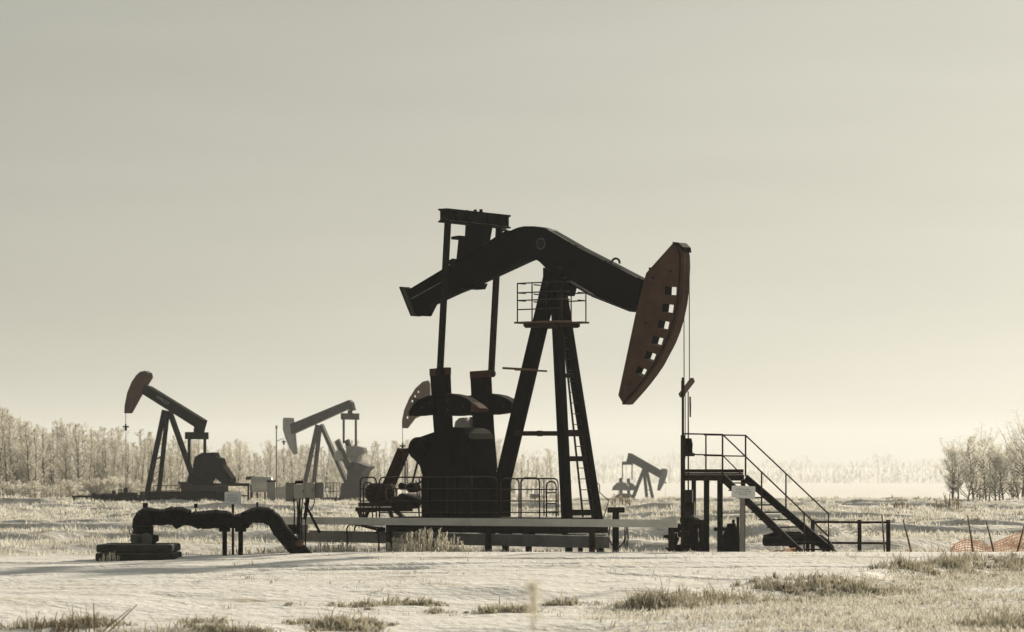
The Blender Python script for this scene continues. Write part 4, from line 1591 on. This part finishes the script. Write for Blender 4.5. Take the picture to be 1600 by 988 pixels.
# ------------------------------------------------------------------ background pumpjacks
def back_pump(label, fr, m, mh, beam_p, head_p, legs, equal, pits, cranks, domes, gear, pedestal, slab, rod, head_holes=(), letter=False, hw_=.2):
    P_ = fr.P
    V_ = fr.V
    A_ = fr.A
    s = fr.d / F                            # metres per photo pixel
    gx = fr.O[0]
    g = ground_at(gx, fr.d)
    t = thing('pumpjack', (gx, fr.d, g), label, 'pumpjack')
    bm = MB()
    bm.prism([P_(x, y, -hw_) for x, y in beam_p], V_ * 2 * hw_)
    be = bm.build('walking_beam', m, t, .01)
    if letter:
        bm = MB()
        fc = bpy.data.curves.new('txt', 'FONT')
        fc.body = 'AMPSCOT'
        fc.size = 1
        fo = bpy.data.objects.new('txt', fc)
        COL.objects.link(fo)
        dg = bpy.context.evaluated_depsgraph_get()
        me = bpy.data.meshes.new_from_object(fo.evaluated_get(dg))
        bpy.data.objects.remove(fo)
        p0, p1, p2 = P_(*letter[0], -hw_ - .012), P_(*letter[1], -hw_ - .012), P_(*letter[2], -hw_ - .012)
        xs = [v.co.x for v in me.vertices]
        w_ = max(xs)
        hh = max(v.co.y for v in me.vertices)
        bm.bm.from_mesh(me)
        for v in bm.bm.verts:
            v.co = p0 + (p1 - p0) * (v.co.x / w_) + (p2 - p0) * (v.co.y / hh)
        bm.build('lettering', M['letter'], be)
    bm = MB()
    hol = [[P_(x + i * w / 2, y + j * w / 2, -hw_ * .9) for i, j in ((-1, -1), (1, -1), (1, 1), (-1, 1))] for x, y, w in head_holes]
    bm.prism([P_(x, y, -hw_ * .9) for x, y in head_p], V_ * 1.8 * hw_, hol)
    bm.build('horsehead', mh, t)
    for a, b, w, v0, v1 in legs:
        p, q = P_(*a, v0), P_(*b, v1)
        q2 = p + (q - p) * ((p.z - g + .05) / max(.1, p.z - q.z)) if q.z > g else q
        bm = MB()
        bm.bar(p, q2, w * s, w * s, V_)
        bm.build('leg', m, t)
    if len(legs) > 1:
        bm = MB()
        l0, l1 = P_(*legs[0][0], legs[0][3]), P_(*legs[0][1], legs[0][4])
        k0, k1 = P_(*legs[1][0], legs[1][3]), P_(*legs[1][1], legs[1][4])
        for f in np.linspace(.15, .97, 11):
            bm.tube([l0.lerp(l1, f), k0.lerp(k1, f)], .014, 4)
        bm.bar(l0.lerp(l1, .55), k0.lerp(k1, .55), .1, .1)
        bm.build('ladder', m, t)
    (x0, x1, y0, y1) = equal
    vq = (x1 - x0) / 2 * s / max(.35, abs(fr.s))
    c = P_((x0 + x1) / 2, (y0 + y1) / 2, 0)
    bm = MB()
    bm.bar(c - V_ * vq * .96, c + V_ * vq * .96, .3, (y1 - y0) * s, A_)
    bm.bar(c, c + Z * ((y1 - y0) * s), .3, .3, A_)
    bm.build('equalizer', m, t)
    for (px_, ya, yb_, sg) in pits:
        bm = MB()
        bm.bar(P_(px_, ya, sg * vq * .9), P_(px_ - (0 if len(pits) < 3 else 0), yb_, sg * vq * .9), .14, .14, V_)
        bm.build('pitman_arm', m, t)
    for (a, b, w, v0) in cranks:
        bm = MB()
        bm.bar(P_(*a, v0), P_(*b, v0), .25, w * s, V_)
        cr_ = bm.build('crank', m, t, .01)
        for dm in domes:
            if dm[0] == v0:
                bm = MB()
                bm.prism([P_(x, y, v0 - .25) for x, y in dm[1]], V_ * .5)
                bm.build('counterweight', dm[2], cr_, .02)
    if gear:
        bm = MB()
        bm.prism([P_(x, y, -.55) for x, y in gear], V_ * 1.1)
        bm.build('gearbox', m, t, .02)
    if pedestal:
        bm = MB()
        pts_ = [P_(x, y, -.6) for x, y in pedestal]
        bm.prism(pts_, V_ * 1.2)
        bm.build('gearbox_pedestal', M['pedestal'] if letter else m, t, .02)
    if slab:
        (xa, xb, ya, yb_) = slab
        bm = MB()
        bm.prism([P_(xa, yb_, -.7), P_(xb, yb_, -.7), P_(xb, ya, -.7), P_(xa, ya, -.7)], V_ * 1.4)
        bm.build('skid', m, t, .01)
    if rod:
        (x, ya, ym, yb_) = rod
        bm = MB()
        for dv in (-.18, .18):
            bm.tube([P_(x, ya, dv), P_(x, ym, dv)], .02, 4)
        bm.build('bridle', m, t)
        bm = MB()
        c = P_(x, ym, 0)
        bm.bar(c - V_ * .24, c + V_ * .24, .12, .10, A_)
        bm.tube([c + Z * .18, c - Z * .25], [.05, .09], 6)
        bm.build('carrier_bar', m, t)
        bm = MB()
        e = P_(x, yb_, 0)
        bm.tube([c, e], .016, 5)
        bm.build('polished_rod', m, t)
    return t


f1 = Frame(262, 216, 36)
back_pump('black pumpjack with red-brown horsehead raised, at the far left before the tree belt', f1, M['black'], M['redhead'],
          [(226, 602), (232, 604), (318, 657), (316, 664), (313, 676), (304, 676), (303, 667), (220.6, 615)],
          [(219, 581), (226, 579.6), (232, 583), (233.5, 590), (218, 615), (201, 646), (194, 646), (194.6, 634), (198.5, 614), (205.5, 597), (213, 586)],
          [((257, 641), (227.5, 782), 6, -.2, -1.0), ((262, 643), (248, 770), 5.2, .2, 1.0), ((265, 643), (300, 742), 6.5, 0, 0)],
          (293, 322, 675.5, 686.5), [(295.5, 684, 726, -1), (320, 684, 712, 1)],
          [((315, 716), (318, 750), 11, -.75), ((336, 720), (330, 750), 11, .75)],
          [(-.75, [(301, 728), (304, 714), (315, 708), (334, 707), (337, 714), (344, 716.5), (347, 727), (361, 747), (361, 755), (347, 756), (332, 744), (322, 739), (312, 752), (302, 744)], M['black'])],
          [(290, 758), (294, 742), (304, 736), (316, 738), (317, 768), (290, 768)], [(279, 753), (292, 753), (300, 759), (338, 759), (338, 780), (286, 780)],
          (225, 339, 768, 787), (196.5, 646, 667, 765), letter=((243.5, 621.5), (263, 634), (245.5, 617)))
f2 = Frame(500, 285, 36)
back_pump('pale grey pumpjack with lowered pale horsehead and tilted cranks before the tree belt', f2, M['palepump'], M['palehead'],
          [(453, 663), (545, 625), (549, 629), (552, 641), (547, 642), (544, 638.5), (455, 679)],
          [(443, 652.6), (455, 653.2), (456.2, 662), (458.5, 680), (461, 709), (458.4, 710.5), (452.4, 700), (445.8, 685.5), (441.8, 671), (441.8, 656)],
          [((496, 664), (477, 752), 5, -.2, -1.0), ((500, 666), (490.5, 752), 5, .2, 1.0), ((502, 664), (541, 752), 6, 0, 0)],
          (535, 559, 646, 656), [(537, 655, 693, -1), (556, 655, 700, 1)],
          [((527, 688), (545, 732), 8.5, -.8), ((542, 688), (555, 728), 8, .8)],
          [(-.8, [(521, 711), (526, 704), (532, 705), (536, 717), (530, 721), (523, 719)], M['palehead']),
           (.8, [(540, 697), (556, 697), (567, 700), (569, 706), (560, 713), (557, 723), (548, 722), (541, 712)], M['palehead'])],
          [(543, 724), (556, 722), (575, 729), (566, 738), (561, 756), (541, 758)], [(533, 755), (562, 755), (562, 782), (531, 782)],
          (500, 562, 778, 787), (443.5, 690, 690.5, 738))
f3 = Frame(698, 225, 36)
back_pump('pumpjack with brown holed horsehead half hidden behind the large pumpjack', f3, M['black'], M['palered'],
          [(646, 622), (748, 636), (748, 646), (738, 650), (646, 640)],
          [(668.6, 594.6), (660.5, 596.4), (649, 607), (639.4, 622), (631.3, 641), (628, 657), (628, 669), (636, 669.5), (648, 654), (662, 648), (672, 630), (671, 600)],
          [((690, 642), (676, 782), 6, -.2, -1), ((694, 642), (690, 782), 6, .2, 1), ((698, 642), (730, 782), 6, 0, 0)],
          (736, 752, 652, 660), [(737, 660, 730, -1), (751, 660, 730, 1)],
          [((722, 664), (722, 740), 9, -.6)], [(-.6, [(709, 670), (711, 659), (717, 653.5), (724, 652.5), (729, 657), (733, 670)], M['palepump'])],
          [(712, 690), (725, 684), (745, 690), (745, 760), (712, 760)], None, (680, 750, 772, 787), (629, 668, 697, 780),
          hw_=.06, head_holes=((653, 612.5, 3), (648, 619.5, 3.2), (643.6, 627, 3.4), (636, 652.5, 3.4)))
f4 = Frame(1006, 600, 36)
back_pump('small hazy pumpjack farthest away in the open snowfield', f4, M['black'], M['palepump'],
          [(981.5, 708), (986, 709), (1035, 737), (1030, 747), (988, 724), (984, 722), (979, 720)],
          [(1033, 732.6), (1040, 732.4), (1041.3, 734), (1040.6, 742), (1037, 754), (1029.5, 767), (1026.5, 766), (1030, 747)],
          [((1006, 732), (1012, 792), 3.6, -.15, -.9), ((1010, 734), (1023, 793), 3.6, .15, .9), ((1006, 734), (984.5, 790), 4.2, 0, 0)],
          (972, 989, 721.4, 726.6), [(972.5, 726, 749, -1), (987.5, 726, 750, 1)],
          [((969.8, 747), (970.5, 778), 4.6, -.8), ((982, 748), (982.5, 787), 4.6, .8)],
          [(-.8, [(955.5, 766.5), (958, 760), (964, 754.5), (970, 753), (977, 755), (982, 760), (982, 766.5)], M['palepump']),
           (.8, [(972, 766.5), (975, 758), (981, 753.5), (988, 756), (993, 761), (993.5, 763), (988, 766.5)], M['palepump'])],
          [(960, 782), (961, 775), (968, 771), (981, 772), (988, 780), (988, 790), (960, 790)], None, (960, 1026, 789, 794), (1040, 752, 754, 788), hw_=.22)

# gear around the background pumps
bm = MB()
pw = thing('wellhead', W(183, 785, 214), 'low dark clutter of wellhead pipework at the foot of the left pumpjack', 'wellhead')
for (x, y, r_, l_) in ((152, 775, .18, 18), (175, 776, .25, 30), (200, 773, .2, 30), (168, 781, .2, 50), (206, 781, .28, 30)):
    bm.tube([W(x - l_ / 2, y, 214), W(x, y + 1, 214), W(x + l_ / 2, y, 214)], [r_ * .8, r_, r_ * .7], 7)
bm.build('pipework', M['dark'], pw)
bm = MB()
for x, y in ((147, 770), (178, 767), (196.5, 762), (212, 771), (222, 768)):
    bm.cyl(W(x, 788, 214), W(x, y, 214), .14, 7)
bm.tube([W(112, 776, 215), W(225, 775, 215)], .07, 6)
for x in (116, 135, 148):
    bm.cyl(W(x, 790, 215), W(x, 775, 215), .07, 6)
bm.build('riser', M['dark'], pw)

rb = thing('pipe_support', W(368, 786, 222), 'open dark steel frame beside the left pumpjack gearbox', 'frame')
for x in (340, 350, 388):
    for x_, d_, w_ in ((x, 222, .13), (x + 4, 224, .10)):
        bm = MB()
        bm.bar(W(x_, 790, d_), W(x_, 758, d_), w_, w_)
        bm.build('post', M['black'], rb)
bm = MB()
bm.bar(W(318, 757.5, 222), W(390, 757.5, 222), .3, .2)
bm.bar(W(350, 775, 222), W(388, 775, 222), .08, .08)
bm.build('beam', M['black'], rb)
bm = MB()
for y in (758, 766, 775):
    bm.tube([W(240, y + 1, 213), W(280, y + 1, 213)], .025, 5)
for x in (240, 259, 280):
    bm.tube([W(x, 760, 213), W(x, 775, 213)], .025, 5)
bm.build('side_rail', M['black'], rb)
bm = MB()
pxbox(bm, 320, 346, 760, 786, 224, .6)
bm.build('panel', M['tan'], rb)

tk = thing('storage_tank', W(405, 787, 250), 'pale horizontal tank on legs between the two left pumpjacks', 'tank')
bm = MB()
a, b = W(392, 757, 250), W(426, 757, 250)
bm.tube([a, a + Vector((.1, 0, 0)), b - Vector((.1, 0, 0)), b], [.45, .6, .6, .45], 18)
bm.build('tank_body', M['boxgrey'], tk)
bm = MB()
for x in (394, 402, 414, 423):
    bm.bar(W(x, 790, 250), W(x, 765, 250), .12, .12)
bm.bar(W(384, 748, 251), W(398, 746, 251), .3, .25)
bm.bar(W(390, 784, 250), W(430, 784, 250), .8, .2)
bm.build('leg', M['dark'], tk)
ut = thing('utility_cabinet', W(440, 787, 240), 'row of tall grey cabinets beside the pale tank', 'cabinet')
for (x0_, x1_, y0_, y1_, m_) in ((417, 430, 752, 788, 'boxgrey2'), (432, 446, 761, 788, 'boxgrey'), (447, 452, 753, 788, 'boxgrey2')):
    bm = MB()
    pxbox(bm, x0_, x1_, y0_, y1_, 240, .6)
    c_ = bm.build('cabinet', M[m_], ut, .02)
    bm = MB()
    pxbox(bm, x0_ + 2, x1_ - 2, y0_ + 3, y0_ + 16, 240 - .02, .015)
    bm.build('door', M[m_], c_)
bm = MB()
bm.bar(W(417, 752, 239.8), W(431, 752, 239.8), .5, .14)
bm.build('roof_rail', M['dark'], ut)
bm = MB()
for x in range(506, 532, 5):
    bm.tube([W(x, 783, 283), W(x, 754, 283)], .025, 4)
for y in (754.5, 768, 778):
    bm.tube([W(505, y, 283), W(531, y, 283)], .03, 4)
tag(bm.build('wire_fence', M['palepump'], None, 0, W(518, 787, 283)), 'thin barred fence panel before the pale grey pumpjack', 'fence')
bm = MB()
bm.tube([W(432, 790, 300), W(432, 668, 300)], [.09, .05], 6)
bm.bar(W(430.5, 668, 300), W(433.5, 668, 300), .1, .35)
bm.bar(W(432, 690, 300), W(443, 685, 300), .06, .06)
tag(bm.build('utility_pole', M['postgrey'], None, 0, W(432, 790, 300)), 'slim pole rising before the trees left of the pale pumpjack head', 'pole')
bm = MB()
pxbox(bm, 828, 843, 772, 787, 230, .8)
pxbox(bm, 843, 851, 775, 787, 230.2, .6)
tag(bm.build('equipment_box', M['boxgrey2'], None, .03, W(838, 787, 230)), 'distant grey equipment box seen through the guard railing', 'box')

# ------------------------------------------------------------------ air
m, nt = new_mat('winter_haze')
out = nt.nodes.new('ShaderNodeOutputMaterial')
pv_ = nt.nodes.new('ShaderNodeVolumePrincipled')
pv_.inputs['Color'].default_value = (0.90, 0.945, 0.98, 1)
pv_.inputs['Density'].default_value = 0.00015
pv_.inputs['Anisotropy'].default_value = 0.25
nt.links.new(pv_.outputs[0], out.inputs['Volume'])
hb = MB()
hb.box(Vector((0, 2180, -8)), Vector((1, 0, 0)), Vector((0, 1, 0)), 4800, 4560, 76)
ho = hb.build('haze', m)
ho['kind'] = 'stuff'

# ------------------------------------------------------------------ sky and sun
SUN_EL, SUN_AZ = math.radians(18), math.radians(31)
w = bpy.data.worlds.new('World')
sc.world = w
w.use_nodes = True
nt = w.node_tree
nt.nodes.clear()
out = nt.nodes.new('ShaderNodeOutputWorld')
bg = nt.nodes.new('ShaderNodeBackground')
sky = nt.nodes.new('ShaderNodeTexSky')
sky.sky_type = 'NISHITA'
sky.sun_disc = False
sky.sun_elevation = SUN_EL
sky.sun_rotation = SUN_AZ
sky.air_density = 1.0
sky.dust_density = 2.0
sky.ozone_density = 1.0
gm = nt.nodes.new('ShaderNodeGamma')     # thin high cloud evens the sky out
gm.inputs[1].default_value = 0.5
tint = nt.nodes.new('ShaderNodeMix')
tint.data_type = 'RGBA'
tint.blend_type = 'MULTIPLY'
tint.inputs[0].default_value = 1
tint.inputs[7].default_value = (1.0, 0.985, 0.862, 1)
nt.links.new(sky.outputs[0], gm.inputs[0])
bw = nt.nodes.new('ShaderNodeRGBToBW')
pale = nt.nodes.new('ShaderNodeMix')
pale.data_type = 'RGBA'
pale.inputs[0].default_value = 0.84
nt.links.new(gm.outputs[0], bw.inputs[0])
nt.links.new(gm.outputs[0], pale.inputs[6])
nt.links.new(bw.outputs[0], pale.inputs[7])
nt.links.new(pale.outputs[2], tint.inputs[6])
tcw = nt.nodes.new('ShaderNodeTexCoord')          # ground mist brightens the lowest degrees of the sky
sxw = nt.nodes.new('ShaderNodeSeparateXYZ')
mrw = nt.nodes.new('ShaderNodeMapRange')
mrw.interpolation_type = 'SMOOTHSTEP'
mrw.inputs[1].default_value, mrw.inputs[2].default_value = 0.0, 0.085
mrw.inputs[3].default_value, mrw.inputs[4].default_value = 1.16, 1.0
nt.links.new(tcw.outputs['Generated'], sxw.inputs[0])
nt.links.new(sxw.outputs['Z'], mrw.inputs[0])
# faint streaks of high cloud
mpw = nt.nodes.new('ShaderNodeMapping')
mpw.inputs['Scale'].default_value = (3.0, 3.0, 26.0)
nzw = nt.nodes.new('ShaderNodeTexNoise')
nzw.inputs['Scale'].default_value = 2.2
nzw.inputs['Detail'].default_value = 5
nt.links.new(tcw.outputs['Generated'], mpw.inputs[0])
nt.links.new(mpw.outputs[0], nzw.inputs['Vector'])
mcw = nt.nodes.new('ShaderNodeMapRange')
mcw.inputs[1].default_value, mcw.inputs[2].default_value = 0.3, 0.7
mcw.inputs[3].default_value, mcw.inputs[4].default_value = 0.965, 1.035
nt.links.new(nzw.outputs['Fac'], mcw.inputs[0])
mm = nt.nodes.new('ShaderNodeMath')
mm.operation = 'MULTIPLY'
nt.links.new(mrw.outputs[0], mm.inputs[0])
nt.links.new(mcw.outputs[0], mm.inputs[1])
vm = nt.nodes.new('ShaderNodeVectorMath')
vm.operation = 'SCALE'
nt.links.new(tint.outputs[2], vm.inputs[0])
nt.links.new(mm.outputs[0], vm.inputs['Scale'])
nt.links.new(vm.outputs[0], bg.inputs[0])
bg.inputs[1].default_value = 0.120
nt.links.new(bg.outputs[0], out.inputs[0])

sun = bpy.data.lights.new('sun', 'SUN')
sun.energy = 5.0
sun.angle = math.radians(1.8)
sun.color = (1.0, 0.88, 0.69)
so = bpy.data.objects.new('sun', sun)
dv = Vector((math.sin(SUN_AZ) * math.cos(SUN_EL), math.cos(SUN_AZ) * math.cos(SUN_EL), math.sin(SUN_EL)))
so.rotation_euler = dv.to_track_quat('Z', 'Y').to_euler()
so.location = dv * 50
COL.objects.link(so)

# ------------------------------------------------------------------ render settings
sc.view_settings.view_transform = 'Standard'
sc.view_settings.look = 'None'
sc.view_settings.exposure = 0.4
sc.view_settings.gamma = 1.0
sc.view_settings.use_curve_mapping = False
sc.cycles.max_bounces = 6
sc.cycles.diffuse_bounces = 3
sc.cycles.glossy_bounces = 2
sc.cycles.transmission_bounces = 4
sc.cycles.volume_bounces = 1
sc.cycles.transparent_max_bounces = 8
sc.cycles.use_denoising = True
sc.cycles.denoising_prefilter = 'ACCURATE'
